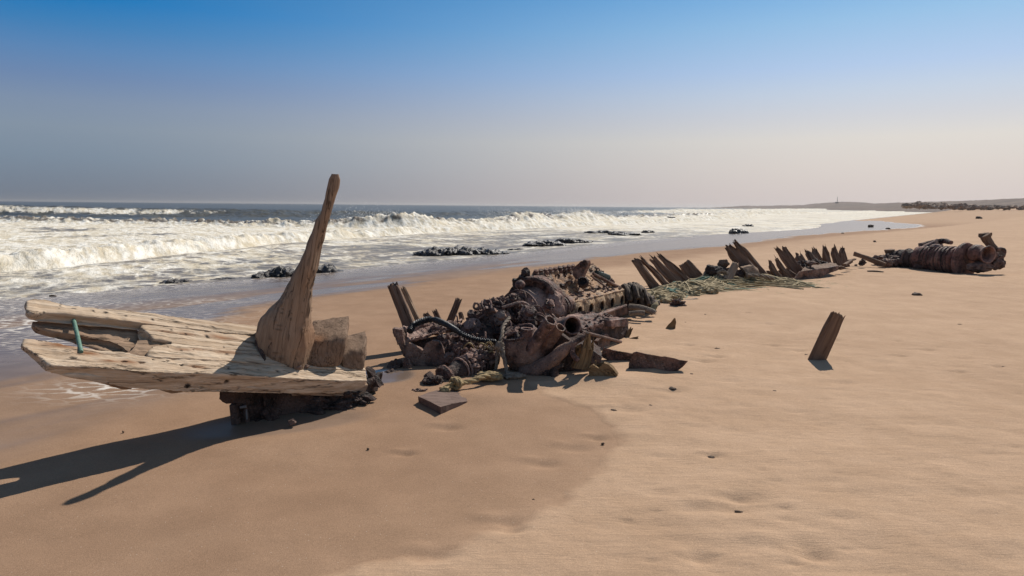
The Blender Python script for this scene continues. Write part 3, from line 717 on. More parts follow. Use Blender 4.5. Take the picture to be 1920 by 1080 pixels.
    def block(px0, px1, ytop, ybot, Y0, depth, seed, skew):
        f = [A3(W(px0, ybot, Y0)), A3(W(px1, ybot + 3, Y0 + .16)), A3(W(px1 + skew, ytop[1], Y0 + .17)), A3(W(px0 - 2, ytop[0], Y0 + .02))]
        return rough(prism(f, np.array([-.06, depth, .155 * depth / .36]), .028, .012, 7, (.1, 0, 1), seed), .0, 12, seed)
    blk_ = block
    block = lambda *a_: rough(worn(blk_(*a_), 14), .014, 6, a_[6])
    b1 = block(575, 640, (645, 633), 692, 5.50, .36, 11, 14); b2 = block(640, 684, (664, 650), 695, 5.74, .28, 12, 5)
    T.part('block', b1, M['stumpwood'], attrs={'stain': .9 * spots(b1[0], [(597, 630, .05)], lambda x, y: A3(W(x, y, 5.58)))}, smooth=50)
    T.part('block', b2, M['stumpwood'], smooth=50, label='smaller block with ragged end grain')
    T.part('wedge', [lump(TOP(558, 688, .02), (.035, .025, .02), 3, .25, 2, 4), lump(TOP(575, 687, .02), (.02, .02, .015), 3, .25, 2, 9)], M['slabwood'])
    kn = [timber(A3(W(484, 640, 5.40)), A3(W(499, 686, 5.24)), .03, .06, None, (10, 3, 3), (.02, .02), .012, seed=3), lump(W(491, 668, 5.36), (.05, .06, .05), 3, .5, 3, 8)]
    T.part('crevice_shade', kn, M['rustdark'])  # solid dark pieces stand in for the shade of a crevice
    # dark iron and soaked wood under the beam
    FY = lambda x: float(np.interp(x, [412, 690], [5.16, 5.86]))
    fw = lambda x, y, k=0.0: A3(W(x, y, FY(x) + k))
    ft = [rough(rough(prism([fw(x, y, -.05) for x, y in [(412, 731), (470, 735), (472, 757), (450, 761), (425, 756), (411, 748)]], (.05, .22, 0), .03, .01, 10, None, 21), .012, 14, 2), .004, 40),
          rough(rough(prism([fw(x, y) for x, y in [(446, 735), (560, 738), (690, 716), (688, 742), (660, 752), (620, 760), (585, 772), (550, 782), (520, 790), (470, 794), (440, 792), (444, 765)]], (.06, .34, 0), .04, .012, 9, None, 22), .024, 8, 6), .006, 34),
          timber(fw(440, 757, -.05), fw(444, 796, -.05), .05, .06, None, (8, 3, 3), (0, .02), .01, seed=7), timber(fw(458, 757, -.06), fw(466, 793, -.06), .03, .05, None, (8, 3, 3), (0, .02), .01, seed=8)]
    for i, (x, y, a_, b_, c_) in enumerate(((610, 765, .24, .14, .07), (540, 788, .20, .12, .05), (655, 748, .16, .14, .06), (480, 796, .13, .10, .05), (575, 760, .2, .1, .10), (500, 770, .10, .1, .12), (640, 735, .16, .1, .08))):
        ft.append(rough(lump(fw(x, y, .02), (a_, b_, c_), 4, .5, 2.6, 3 + i), .014, 14, i))
    fo = T.part('iron_foot', ft, M['rustdark'], label='black corroded iron foot carrying the timbers')
    T.part('bolt_end', [tube([fw(450, 764, -.09), fw(462, 762, -.11)], .010, 8), tube([fw(462, 768, -.10), fw(463, 786, -.10)], .007, 6)], M['mast'], under=fo)
    # bits by the foot
    for i, (pts, lab) in enumerate((([(684, 690), (694, 698), (706, 716), (712, 727), (700, 726), (690, 712)], 'dark splinter leaning on the right end of the bow timbers'),
                      ([(664, 738), (690, 745), (700, 752), (692, 757), (672, 750)], 'flat black flake lying below the bow timbers right end'))):
        single('splinter', rough(prism([W(x, y, 5.98 if i == 0 else G(680, 754).y) for x, y in pts], (.03, .05, .01), .025, .008, 14, None, 31 + i), .008, 18), M['rustdark'], lab, 'wood splinter')
    p = G(548, 794); single('splinter', lump(p + Vector((0, 0, .012)), (.028, .022, .022), 3, .5, 2, 3), M['slabwood'], 'small pink brown lump on the sand under the bow timbers', 'wood splinter')

# ------------------------------------------------------------------ the engine wreck
EO, EA, EN, EZ = np.array([.716, 8.9, 0]), nrm((.545, .838, 0)), nrm((.838, -.545, 0)), np.array([0, 0, 1.])
def E(a, b, c): return EO + EA * a + EN * b + EZ * c
def build_engine():
    T = Thing('ship_engine', E(.8, -.3, 0), 'large rusted ship engine block with a row of round port holes and domed end', 'engine wreck')
    sec = [(-.34, .00), (-.34, .37), (-.18, .43), (-.36, .60), (-.53, .76), (-.66, .74), (-.74, .55), (-.80, .0)]
    blk = rough(rough(prism([E(-.12, b, c) for b, c in sec], EA * 2.06, .045, .0, 6, EA, 2), .030, 5, 3, 5), .010, 24, 7, 3)
    deckreg = lambda v: (v - EO) @ EA > .05 and v[2] > .38
    block = T.part('engine_block', blk, M['rustwarm'], extra=[(clutter(blk, 80, 4, .9, .35, 'nbtp', deckreg), M['rust']), (clutter(blk, 40, 9, 1.3, .35, 'nt', deckreg), M['rustwarm'])])
    # the face with six ports
    cells, bores = [], []
    for k in range(6):
        m, R = 32, .070; ca = .35 * k; V, F = [], []
        sq = []
        for j in range(m):
            q = 2 * math.pi * j / m; c, s = math.cos(q), math.sin(q); w = max(abs(c) / .175, abs(s) / .13); sq.append((c / w, s / w, c, s))
        rows = [(1, 0, -.01), (.55, .45, .004), (.25, .75, .012), (0, 1, .02), (0, 1.30 if False else .96, .024), (0, .90, .012), (0, .88, -.05), (0, .87, -.25), (0, .01, -.255)]
        for u, w, b in rows:
            for (x, y, c, s) in sq:
                if u: px_, py_ = x * u + c * R * 1.18 * (1 - u), y * u + s * R * 1.18 * (1 - u)
                else: px_, py_ = c * R * 1.18 * w, s * R * 1.18 * w
                V.append(E(ca + px_, b, .275 + py_ + .0 * k))
        B = []
        for i in range(len(rows) - 1):
            for j in range(m): (F if i < 5 else B).append((i * m + j, i * m + (j + 1) % m, (i + 1) * m + (j + 1) % m, (i + 1) * m + j))
        V = np.array(V); cells.append((V[:6 * m], F, V[:6 * m] - EO)); bores.append((V[5 * m:], [tuple(q - 5 * m for q in f) for f in B], V[5 * m:] - EO))
    pf = T.part('port_face', rough(join(cells), .008, 17, 5), M['portface'], label='sandy orange face pierced by six round ports', extra=[(join(bores), M['rustdark'])])  # bores in dark rust, blackened so the colour holds the shade inside
    for k in range(6):
        T.part('port_rim', rough(ring(E(.35 * k, .014, .275), EN, .080, .013, n=33), .004, 40, k), M['portface'], under=pf)
    up = prism([E(-.16, -.01, .425), E(1.95, -.01, .425), E(1.95, -.20, .47), E(-.16, -.20, .48)], EZ * -.035, .05, .01, 8, EA, 8)
    upr = rough(rough(up, .012, 9, 6), .008, 24, 2); T.part('deck_lip', upr, M['rustwarm'], extra=[(clutter(upr, 55, 6, .9, .3, 'nbt', lambda v: (v - EO) @ EN < -.05), M['rust'])])
    # stubs along the far ridge
    for k in range(9):
        a = .10 + k * .135; p = E(a, -.55, .73); d = nrm(EZ + EN * .35 - EA * .25)
        T.part('valve_stub', [rough(lathe(p, d, fine([(.045, 0), (.045, .07), (.032, .08), (.034, .11)], .02), 14), .010, 22, k), lump(p + d * .03 + EA * .05, (.035, .03, .03), 2, .4, 2, k)], M['rust'])
    br = [(1074, 514), (1077, 500), (1084, 495), (1090, 490), (1096, 487), (1101, 489), (1101, 497), (1097, 505), (1093, 514), (1090, 522), (1080, 524)]
    brk = T.part('lug_bracket', rough(prism([W(x, y, 9.85) for x, y in br], (.06, .09, 0), .025, .008, 9, None, 3), .01, 20, 2), M['rust'], label='ragged upright lug bracket on the top ridge')
    T.part('eye', [rough(ring(W(1096, 491, 9.83), (.3, -1, 0), .020, .012, n=18), .005, 30, 2), rough(ring(W(1091, 497, 9.83), (.3, -1, 0), .016, .009, n=16), .004, 30, 3)], M['rustdark'], under=brk)
    T.part('dark_nozzle', rough(lathe(W(1093, 528, 9.6), (-.2, -.8, .5), fine([(.07, -.1), (.08, 0), (.06, .02), (.05, -.02)], .02), 18), .012, 20, 4), M['rustdark'])
    T.part('green_box', rough(timber(W(1118, 513, 10.5), W(1141, 521, 10.75), .10, .09, (0, 0, 1), (8, 4, 4), rough=.006), .006, 30, 3), M['darkgreen'], label='small dark green box')
    T.part('back_rail', [tube([W(1108, 517, 10.0), W(1140, 541, 10.35)], .014, 8), tube([W(1112, 513, 10.1), W(1165, 540, 10.7)], .022, 8), rough(lump(W(1146, 528, 10.7), (.05, .05, .05), 3, .4, 2, 3), .01, 20)], M['rust'])
    # hooped humps at the gear end
    for (b, c, R, A0) in ((-.10, .38, .15, -.10), (-.45, .62, .16, -.16)):
        for j, da in enumerate((0, .085, .17, .25)):
            T.part('hoop', rough(lathe(E(A0 + da, b, c), EA, fine([(R * .7, 0), (R * (1 - .04 * j), .005), (R * (1 - .04 * j), .04), (R * .7, .05)], .02), 30), .008, 22, j), M['rust'] if j % 2 else M['rustpink'])
        T.part('hump', rough(lathe(E(A0 - .02, b, c), EA, fine([(.02, -.02), (R * .6, 0), (R * .82, .03), (R * .82, .33), (R * .5, .40)], .03), 28), .02, 12, 5), M['rust'])
    # gear housing
    hc = lambda a: E(a, -.36, .34)
    prof = fine([(.20, -.62), (.27, -.60), (.285, -.56), (.275, -.54), (.29, -.40), (.33, -.30), (.345, -.29)], .025)
    T.part('gear_dome', rough(lathe(hc(0), EA, prof, 52), .012, 9, 3), M['rustpink'], label='smooth pink brown dome of the gear housing')
    T.part('dome_lip', ring(hc(-.585), EA, .292, .013, n=48), M['rustpink'])
    T.part('flange', rough(lathe(hc(0), EA, fine([(.33, -.30), (.41, -.30), (.42, -.25), (.36, -.24), (.35, -.20)], .02), 52), .012, 16, 9), M['rust'])
    T.part('rear_flange', rough(lathe(hc(0), EA, fine([(.35, -.21), (.43, -.20), (.445, -.13), (.42, -.10), (.2, -.09)], .02), 52), .016, 14, 5), M['rustpink'])
    for k in range(17):
        q = math.pi * (k / 16) * 1.2 - .35; u, v, d = frame_of(EA); p = hc(-.31) + .375 * (math.cos(q) * EN + math.sin(q) * EZ)
        if k % 3 != 1: T.part('flange_nut', rough(bolt(p, -EA, .024, .03), .003, 40, k), M['rust'])
    T.part('brace_strap', [rough(tube([E(-.36, -.5, .72), E(-.34, -.30, .76), E(-.32, -.10, .69), E(-.30, .04, .50), E(-.28, .08, .28)], .035, 10, 6), .015, 14, 3)], M['rust'])
    T.part('side_casing', [rough(lump(E(-.26, -.02, .42), (.13, .15, .21), 4, .14, 1.5, 6), .010, 18, 2)], M['rustpink'], label='pink brown bulged casing beside the dome')
    T.part('ball_cap', rough(lump(W(975, 534, 8.45), .062, 4, .05, 2, 2), .003, 30), M['rustpink'], label='smooth round ball cap')
    T.part('front_stud', [rough(lump(E(-.33, -.50, .70), (.10, .09, .09), 3, .4, 2, 3), .02, 14, 2), rough(lump(W(985, 512, 8.9), (.06, .05, .06), 3, .4, 2, 8), .01, 20), rough(ring(W(986, 507, 8.9), (.2, -1, .1), .03, .013, n=20), .005, 30)], M['rustdark'])
    # gearbox stretching towards the bow
    gb = rough(rough(lathe(E(0, -.36, .27), EA, fine([(.05, -1.36), (.22, -1.35), (.235, -1.12), (.25, -1.10), (.25, -.62), (.2, -.60)], .03), 44), .035, 6, 11, 4), .012, 22, 4, 3)
    g = T.part('gearbox', gb, M['rust'], extra=[(clutter(gb, 110, 12, 1.2, -.2), M['rustpink']), (clutter(gb, 40, 3, 1.8, .1, 'ntp'), M['rust'])])
    T.part('gearbox_ring', [rough(ring(E(-1.10, -.36, .27), EA, .262, .024, n=44), .010, 18, 4), rough(ring(E(-.82, -.36, .27), EA, .265, .028, n=44), .012, 18, 6)], M['rustdark'], under=g)
    T.part('lifting_eye', rough(ring(W(893, 574, 8.05), (.5, -1, .1), .035, .014, n=22), .005, 30), M['rust']); T.part('lifting_eye', rough(ring(W(926, 567, 8.3), (.5, -1, .1), .03, .011, n=22), .005, 30), M['rust'])
    tb = [tube([E(-1.22, -.2, .5), E(-1.0, -.05, .55), E(-.8, .0, .42), E(-.62, .05, .3)], .020, 9), tube([E(-1.3, -.1, .2), E(-1.0, .1, .36), E(-.75, .14, .22), E(-.7, .2, .05)], .016, 8),
          tube([E(-.95, -.02, .5), E(-.85, .1, .5), E(-.8, .16, .36), E(-.82, .2, .2)], .009, 7), tube([E(-1.15, 0, .4), E(-.95, .16, .44), E(-.82, .22, .30)], .008, 7)]
    T.part('fuel_line', tb, M['rustpink'], under=g)
    heap = [rough(lump(E(a, b, c), (r, r * .9, r * .8), 3, .32, 1.6, i), .010, 22, i) for i, (a, b, c, r) in enumerate(((-1.45, -.38, .14, .2), (-1.60, -.24, .10, .15), (-1.5, -.56, .10, .2), (-1.25, .02, .10, .17), (-1.0, .12, .12, .17), (-.75, .16, .14, .16), (-1.75, -.40, .05, .16), (-1.35, -.12, .22, .12), (-1.05, .05, .28, .11), (-.6, .12, .2, .14)))]
    hp = join(heap); T.part('sump', heap, M['rustdark'], extra=[(clutter(hp, 110, 17, 1.2, .1), M['rust']), (clutter(hp, 50, 18, 1.0, .3, 'np'), M['rustpink'])])
    mach = (((-1.02, .02, .40), (.3, -.75, .55), .085, .15, 'rustpink'), ((-.78, .10, .30), (.6, -.7, .3), .075, .14, 'rust'), ((-1.28, -.14, .36), (-.2, -.7, .65), .08, .13, 'rust'), ((-1.5, -.42, .25), (-.3, -.6, .6), .10, .12, 'rustpink'), ((-.62, .06, .46), (.5, -.6, .6), .06, .12, 'rustpink'), ((-1.18, .12, .18), (.2, -.9, .3), .07, .12, 'rust'), ((-.95, -.22, .54), (.1, -.2, .95), .06, .10, 'rust'))
    for i, (q, dv, R_, L_, mt) in enumerate(mach):
        c_ = E(*q); dv = nrm(dv); hs = T.part('pump_housing', rough(lathe(c_, dv, fine([(R_ * .8, -.10), (R_ * .8, L_ * .45), (R_ * 1.25, L_ * .47), (R_ * 1.25, L_ * .6), (R_ * .7, L_ * .62), (R_ * .62, L_), (.3 * R_, L_ + .004)], .02), 26), .005, 26, i), M[mt])
        u_, v_, _ = frame_of(dv)
        for k in range(6): T.part('nut', bolt(c_ + dv * L_ * .6 + R_ * 1.02 * (math.cos(k * 1.047) * u_ + math.sin(k * 1.047) * v_), dv, .012, .016), M['rustdark'], under=hs)
    # exhaust trough and ledges on the near side
    def P(x, y, b): # point on the vertical plane b metres out from the port face
        d = A3(ray(x, y)); o = A3(CAM); return o + d * (((EO + EN * b - o) @ EN) / (d @ EN))
    tr = rough(prism([P(1079, 604, .10), P(1100, 597, .10), P(1140, 585, .10), P(1173, 573, .10), P(1177, 577, .10), P(1177, 588, .10), P(1150, 594, .10), P(1110, 607, .10), P(1088, 612, .10)], EN * -.10, .035, .008, 8, EA, 41), .010, 20, 2)
    T.part('exhaust_trough', tr, M['rust']); T.part('trough_lip', rough(tube([P(1080, 604, .12), P(1120, 592, .12), P(1174, 573, .12)], .020, 10, 5), .006, 24), M['rustpink'])
    lb = .74
    lg = rough(prism([P(1086, 618, lb), P(1112, 614, lb), P(1130, 606, lb), P(1150, 597, lb), P(1178, 598, lb), P(1178, 610, lb), P(1150, 614, lb), P(1128, 620, lb), P(1088, 625, lb)], EN * -.52 + EZ * .03, .04, .018, 7, EA, 43), .022, 10, 5)
    T.part('side_ledge', lg, M['rustpink'], extra=[(clutter(lg, 60, 5, .9, .2, 'ntb'), M['rust'])])
    T.part('bearing_block', rough(prism([P(1146, 601, .82), P(1176, 597, .82), P(1177, 612, .82), P(1146, 613, .82)], EN * -.16, .03, .006, 8, EA, 45), .006, 20, 3), M['rustpink'])
    T.part('tie_rod', [tube([P(1090, 622, .84), P(1130, 632, .84), P(1164, 641, .84)], .020, 9, 4)], M['rust'])
    T.part('hull_plating', rough(rough(prism([P(1082, 622, .74), P(1130, 618, .74), P(1178, 608, .74), P(1180, 648, .74), P(1150, 660, .74), P(1120, 674, .74), P(1085, 698, .74)], EN * -.40, .05, .014, 7, None, 48), .025, 8), .008, 24), M['rustdark'])
    T.part('torn_plate', rough(prism([P(x, y, .80) for x, y in [(1120, 640), (1136, 626), (1146, 634), (1140, 655), (1124, 662)]], EN * -.04, .03, .008, 9, None, 50), .010, 18), M['rust'])
    T.part('shadow_bed_plate', [rough(prism([E(-.2, .0, -.08), E(2.0, -.02, -.08), E(2.0, -.02, .18), E(-.2, .02, .18)], EN * -.12, .06, .02, 6, EA, 47), .02, 12)], M['rustdark'])  # dark base plate whose colour also stands in for shade under the engine
    T.part('end_plate', rough(prism([E(1.93, .05, -.05), E(1.93, -.55, -.05), E(1.93, -.55, .55), E(1.93, -.15, .44), E(1.93, .06, .38)], EA * .06, .05, .012, 7, None, 49), .014, 14), M['rust'])
    # ragged fin with a pointed end beside the shadow bed plate
    T.part('torn_fin', rough(prism([P(1126, 640, .3), P(1134, 622, .3), P(1142, 618, .3), P(1138, 638, .3), P(1134, 650, .3)], EN * -.03, .03, .006, 10, None, 51), .006, 20), M['rustpink'])

def build_pot():
    c = A3(W(985, 655, 6.98)); d = nrm((-.34, -.22, .91))
    T = Thing('manifold_pot', W(1000, 706, 6.85), 'round rusted manifold pot with open pipe stubs sticking out of it', 'engine part')
    pr = fine([(.03, -.275), (.13, -.255), (.205, -.17), (.248, -.03), (.242, .06), (.212, .135), (.170, .195)], .02) + [(.155, .205)] + fine([(.145, .19), (.16, .12), (.165, .02), (.01, .0)], .03)
    body = T.part('pot_body', rough(rough(lathe(c, d, pr, 56, cap=(True, False)), .02, 6, 4), .004, 30, 2), M['rust'])
    T.part('pot_rim', rough(ring(c + d * .205, d, .164, .012, n=48), .004, 30, 3), M['rustpink'], under=body)
    T.part('pot_filling', clutter(lathe(c, d, [(.15, .12), (.10, .14), (.03, .15)], 18), 46, 4, 1.3, None, 'nnp'), M['rustpink'], under=body)
    T.part('neck', rough(pipe(A3(W(985, 650, 6.85)), A3(W(988, 616, 6.84)), .065, .045, .12), .004, 24), M['rustpink'])
    T.part('pipe_stub', rough(pipe(A3(W(988, 665, 6.82)), A3(W(1033, 600, 6.60)), .062, .044, .16, flare=.004), .006, 20, 2), M['rustpink'], label='tall slanting pipe stub')
    T.part('pipe_stub', rough(pipe(A3(W(1012, 668, 6.9)), A3(W(1051, 613, 6.70)), .054, .040, .16), .007, 20, 4), M['rust'], label='shorter pipe stub with a torn mouth')
    WP0, WP1 = A3(W(1046, 614, 7.42)), A3(W(1073, 610, 7.0)); big = pipe(WP0, WP1, .092, .080, .36, 40, .004)
    T.part('wide_pipe', rough(big, .004, 14, 3), M['rust'], label='wide open pipe facing the sand'); T.part('pipe_lip', rough(ring(WP1, WP1 - WP0, .090, .010, n=44), .003, 30), M['rustpink'])
    arm = tube([W(985, 700, 6.85), W(1020, 688, 6.72), W(1050, 662, 6.66), W(1076, 642, 6.66), W(1096, 628, 6.72)], [.10, .085, .075, .055, .032, .03], 18, 8)
    T.part('manifold_arm', rough(rough(arm, .012, 9, 6), .004, 30), M['rust'])
    T.part('web', [rough(prism([W(1020, 640, 6.85), W(1052, 628, 6.8), W(1072, 642, 6.8), W(1050, 665, 6.8), W(1020, 685, 6.85)], (.02, .07, 0), .03, .01, 8, None, 6), .01, 16),
                   rough(prism([W(1040, 664, 6.82), W(1090, 645, 6.85), W(1130, 670, 6.95), W(1120, 700, 6.85), W(1060, 708, 6.8), W(1030, 700, 6.8)], (.05, .5, 0), .05, .02, 6, None, 7), .02, 12),
                   rough(lump(W(1035, 690, 6.72), (.10, .10, .11), 4, .3, 2, 4), .01, 18), rough(lump(W(1040, 702, 6.62), (.045, .04, .06), 3, .3, 2, 5), .006, 24)], M['rustdark'])
    T.part('torn_strip', [tube([W(1074, 648, 6.62), W(1073, 662, 6.6), W(1080, 672, 6.58), W(1085, 676, 6.57)], [.02, .026, .028, .02], 8, 5)], M['rustpink'])

def build_engine_neighbours():
    # splintered yellow timbers at the front
    spec = [((1086, 690, 6.62), (1101, 627, 6.60), .090, .05, 'tallest curled yellow splinter beside the pot arm'), ((1100, 694, 6.62), (1116, 630, 6.66), .065, .045, 'knobbed yellow splinter right of the tallest one'),
            ((1076, 690, 6.68), (1085, 640, 6.7), .05, .04, 'narrow splinter half hidden behind the pot arm'), ((1114, 706, 6.55), (1117, 672, 6.58), .05, .04, 'short stubby splinter standing on the sand beside the pale torn plank')]
    for i, (a, b, w, d, lab) in enumerate(spec):
        single('timber_splinter', timber(W(*a), W(*b), w, d, (1, .2, 0), (18, 6, 4), (0, .20), .016, (1.15, .7), bend=((-1) ** i * .022, 0, 0), seed=60 + i, splits=.025, gs=1.6, tip=.45), M['goldwood'], lab, 'wood splinter', 'splintered timbers below the engine', 60)
    pl = [(1104, 690), (1112, 684), (1122, 690), (1132, 680), (1140, 683), (1148, 690), (1158, 703), (1152, 715), (1146, 708), (1140, 712), (1130, 706), (1118, 709), (1104, 706)]
    single('timber_splinter', rough(prism([W(x, y, 6.50) for x, y in pl], (.02, .07, .0), .022, .008, 10, (.9, 0, -.3), 65), .006, 20), M['goldwood'], 'pale torn plank with jagged end lying below the yellow splinters', 'wood splinter', 'splintered timbers below the engine', 45)
    for i, (a, b, w, lab) in enumerate((((1170, 640, 8.7), (1187, 612, 8.75), .07, 'broad upright splinter at the engine right end'), ((1176, 642, 8.6), (1199, 632, 8.6), .05, 'low splinter pointing right at the engine right end'), ((1164, 638, 8.75), (1178, 596, 8.85), .05, 'thin tall splinter against the engine right end'))):
        single('timber_splinter', timber(W(*a), W(*b), w, .035, (1, .2, 0), (14, 5, 3), (0, .09), .010, (1.1, .6), seed=70 + i, splits=.015, gs=2.5), M['goldwood'], lab, 'wood splinter', 'splinters at the end of the engine', 60)
    # plates lying to the right
    pa = [(1132, 652), (1150, 657), (1186, 663), (1186, 680), (1170, 680), (1140, 676), (1126, 668)]
    single('rusty_plate', rough(rough(prism([W(x, y, 7.35) for x, y in pa], (.02, .06, -.02), .03, .008, 8, None, 80), .012, 8), .004, 30), M['rust'], 'rusty plate lying behind the long pointed one', 'rusty plate')
    pb = [(1187, 662), (1193, 660), (1225, 667), (1255, 672), (1264, 677), (1276, 680), (1290, 677), (1282, 686), (1264, 692), (1262, 703), (1238, 700), (1205, 698), (1178, 699), (1179, 680)]
    single('rusty_plate', rough(rough(prism([W(x, y, np.interp(x, [1178, 1290], [7.0, 6.92])) for x, y in pb], (.01, .045, -.01), .025, .006, 8, None, 81), .010, 8), .004, 34), M['rust'], 'long rusty plate with a pointed right end half sunk in sand', 'rusty plate')
    # the box section left of the gearbox
    T = Thing('bearer_frame', W(795, 690, 7.05), 'broken rusted steel bearer frame with a scalloped front plate', 'steel frame')
    fp = [(761, 648), (768, 643), (793, 658), (799, 645), (810, 639), (822, 640), (831, 655), (836, 671), (834, 691), (823, 694), (795, 691), (772, 697), (760, 676)]
    T.part('front_plate', rough(prism([W(x, y, 7.05) for x, y in fp], (.01, .05, 0), .03, .006, 9, None, 84), .006, 24), M['rust'], label='dark plate with a wavy top edge')
    tp = [(741, 628), (752, 641), (800, 628), (796, 646), (840, 622), (850, 606), (820, 602), (790, 606), (760, 618)]
    T.part('top_flange', rough(rough(prism([W(736, 616, 7.3), W(745, 641, 7.22), W(772, 637, 7.22), W(797, 630, 7.25), W(815, 622, 7.4), W(850, 612, 7.8), W(856, 601, 8.1), W(815, 604, 7.9), W(785, 611, 7.6), W(757, 619, 7.4)], (0, .01, -.032), .028, .012, 9, None, 85), .02, 16), .008, 40), M['rustpink'], label='crusted flat flange')
    T.part('corner_post', rough(prism([W(x, y, 7.08) for x, y in [(735, 616), (754, 618), (757, 640), (765, 660), (764, 672), (757, 670), (745, 640)]], (.02, .08, 0), .025, .008, 9, None, 86), .010, 18), M['rust'])
    w = [rough(lump(W(x, y, Y), (r, r, r * .8), 3, .5, 2.1, i), .012, 20, i) for i, (x, y, Y, r) in enumerate(((845, 655, 7.2, .10), (838, 640, 7.3, .07), (855, 640, 7.35, .09), (862, 660, 7.1, .07), (845, 672, 7.05, .06), (870, 650, 7.3, .09), (820, 618, 7.6, .08), (850, 615, 7.9, .09)))]
    T.part('corroded_web', w, M['rust'], extra=[(clutter(join(w), 90, 8, 1.1, -.2), M['rustpink'])])
    T.part('inner_wall', [prism([W(770, 640, 7.35), W(850, 625, 7.7), W(860, 690, 7.5), W(775, 690, 7.25)], (0, .05, 0), .05, .015, 7, None, 88)], M['rustdark'])
    # loose chunks at its left
    for i, (x, y, Y, r, m, lab) in enumerate(((742, 688, 7.0, (.075, .06, .085), 'rustdark', 'dark iron chunk in the puddle left of the bearer frame'), (763, 686, 6.95, (.04, .035, .09), 'rust', 'upright iron flake leaning against the bearer frame'), (731, 700, 6.8, (.06, .05, .035), 'rustdark', 'low wet iron lump at the edge of the puddle'))):
        single('iron_chunk', rough(lump(W(x, y, Y), r, 4, .4, 1.7, 90 + i), .012, 18, i), M[m], lab, 'iron chunk')
    # the corrugated hose
    pts = [W(768, 621, 7.25), W(776, 610, 7.35), W(795, 601, 7.3), W(812, 599, 7.25), W(832, 606, 7.2), W(850, 616, 7.18), W(868, 628, 7.2), W(884, 634, 7.22), W(900, 638, 7.25), W(930, 641, 7.35)]
    sp_ = spline(pts, 40); L = np.concatenate([[0], np.cumsum(np.linalg.norm(np.diff(sp_, axis=0), axis=1))])
    li = np.arange(0, L[-1], .006); q = np.stack([np.interp(li, L, sp_[:, j]) for j in range(3)], -1); rr = .030 + .0075 * np.sign(np.sin(li / .027 * 2 * math.pi)) * (np.abs(li / L[-1] - .47) > .14) + .006 * (np.abs(li / L[-1] - .47) < .12)
    single('corrugated_hose', tube(q, rr * np.interp(li, [0, L[-1]], [1.05, .75]), 14, 1, False), M['hose'], 'black corrugated hose arching over the bearer frame', 'hose')
    # ribbed cylinder
    T = Thing('ribbed_cylinder', W(870, 712, 6.7), 'small rusted ribbed cylinder lying in front of the gearbox with a round end plate', 'engine part')
    a, b = A3(W(838, 706, 6.62)), A3(W(930, 664, 7.15)); d = nrm(b - a); L = np.linalg.norm(b - a)
    T.part('barrel', rough(lathe(a, d, fine([(.05, 0), (.09, .02), (.09, .10), (.115, .14), (.12, L * .9), (.06, L)], .025), 32), .010, 12, 3), M['rustdark'])
    for k in range(8): T.part('rib', rough(ring(a + d * (.19 + .045 * k), d, .124, .012, n=34), .005, 26, k), M['rustpink'] if k < 5 else M['rust'])
    T.part('end_plate', rough(lathe(a - d * .05, d, fine([(.01, -.01), (.11, -.01), (.125, .02), (.115, .05), (.05, .06)], .02), 30), .010, 14, 6), M['rust'])
    bar = lathe(a, d, fine([(.12, .3), (.12, L * .9)], .03), 24); T.part('scale_lump', [clutter(bar, 60, 31, 1.1, -.1, 'nnb')], M['rustpink'])
    single('iron_chunk', [rough(lump(W(812, 716, 6.42), (.085, .075, .07), 4, .35, 1.8, 97), .012, 18), rough(lump(W(805, 706, 6.5), (.05, .05, .045), 3, .3, 1.8, 98), .01, 20)], M['rustdark'], 'dark rounded iron lump beside the round end plate', 'iron chunk')
    single('iron_chunk', rough(lump(W(787, 735, 6.15), (.075, .05, .030), 4, .5, 2.2, 99), .01, 20), M['rust'], 'small low rusty flake at the left of the wooden slab', 'iron chunk')
    single('timber_slab', prism([G0(784, 743, .055), G0(818, 731, .035), G0(872, 736, .006), G0(877, 752, .02), G0(848, 757, .045), G0(826, 763, .062), G0(806, 753, .06)], np.array([.0, .012, -.075]), .022, .006, 9, (1, .25, 0), 95), M['slabwood'], 'flat brown wooden slab half buried in front of the rope knot', 'wood slab', smooth=45)
    # ropes
    single('knotted_rope', [coil([W(832, 730, 6.05), W(842, 724, 6.1), W(852, 719, 6.15), W(868, 718, 6.2), W(886, 714, 6.27), W(902, 708, 6.35), W(918, 704, 6.45), W(938, 703, 6.5)], .027),
                             coil([W(848, 711, 6.2), W(858, 714, 6.1), W(862, 723, 6.1), W(855, 728, 6.12), W(846, 722, 6.2), W(849, 712, 6.16), W(860, 712, 6.2), W(866, 722, 6.14)], .025), lump(W(833, 731, 6.02), (.05, .035, .03), 3, .4, 3, 6), rough(lump(W(918, 705, 6.5), (.13, .06, .045), 4, .3, 2, 7), .008, 26)],
           M['rope'], 'thick straw coloured rope tied in a knot on the sand', 'rope', smooth=60)
    single('hanging_rope', [coil([W(952, 704, 6.6), W(949, 690, 6.66), W(945, 672, 6.68), W(942, 656, 6.72), W(936, 646, 6.78), W(941, 630, 6.85), W(944, 612, 7.0), W(955, 596, 7.2)], .020), coil([W(930, 694, 6.75), W(932, 670, 6.76), W(934, 650, 6.76), W(944, 644, 6.74)], .017), rough(lump(W(937, 650, 6.74), (.045, .04, .05), 3, .4, 2.5, 8), .006, 30), rough(lump(W(962, 705, 6.6), (.10, .06, .04), 3, .4, 2, 9), .008, 26)],
           M['ropegrey'], 'grey rope hanging down the left side of the manifold pot', 'rope', smooth=60)
    r = random.Random(5); st_ = []
    for k in range(7):
        x, y = r.uniform(868, 925), r.uniform(645, 664); st_.append(tube([W(x, y + 4, 6.95), W(x + 6, y - r.uniform(2, 9), 6.9), W(x + 14, y - r.uniform(0, 6), 6.92), W(x + 20, y + 4, 6.95)], .007, 6, 5))
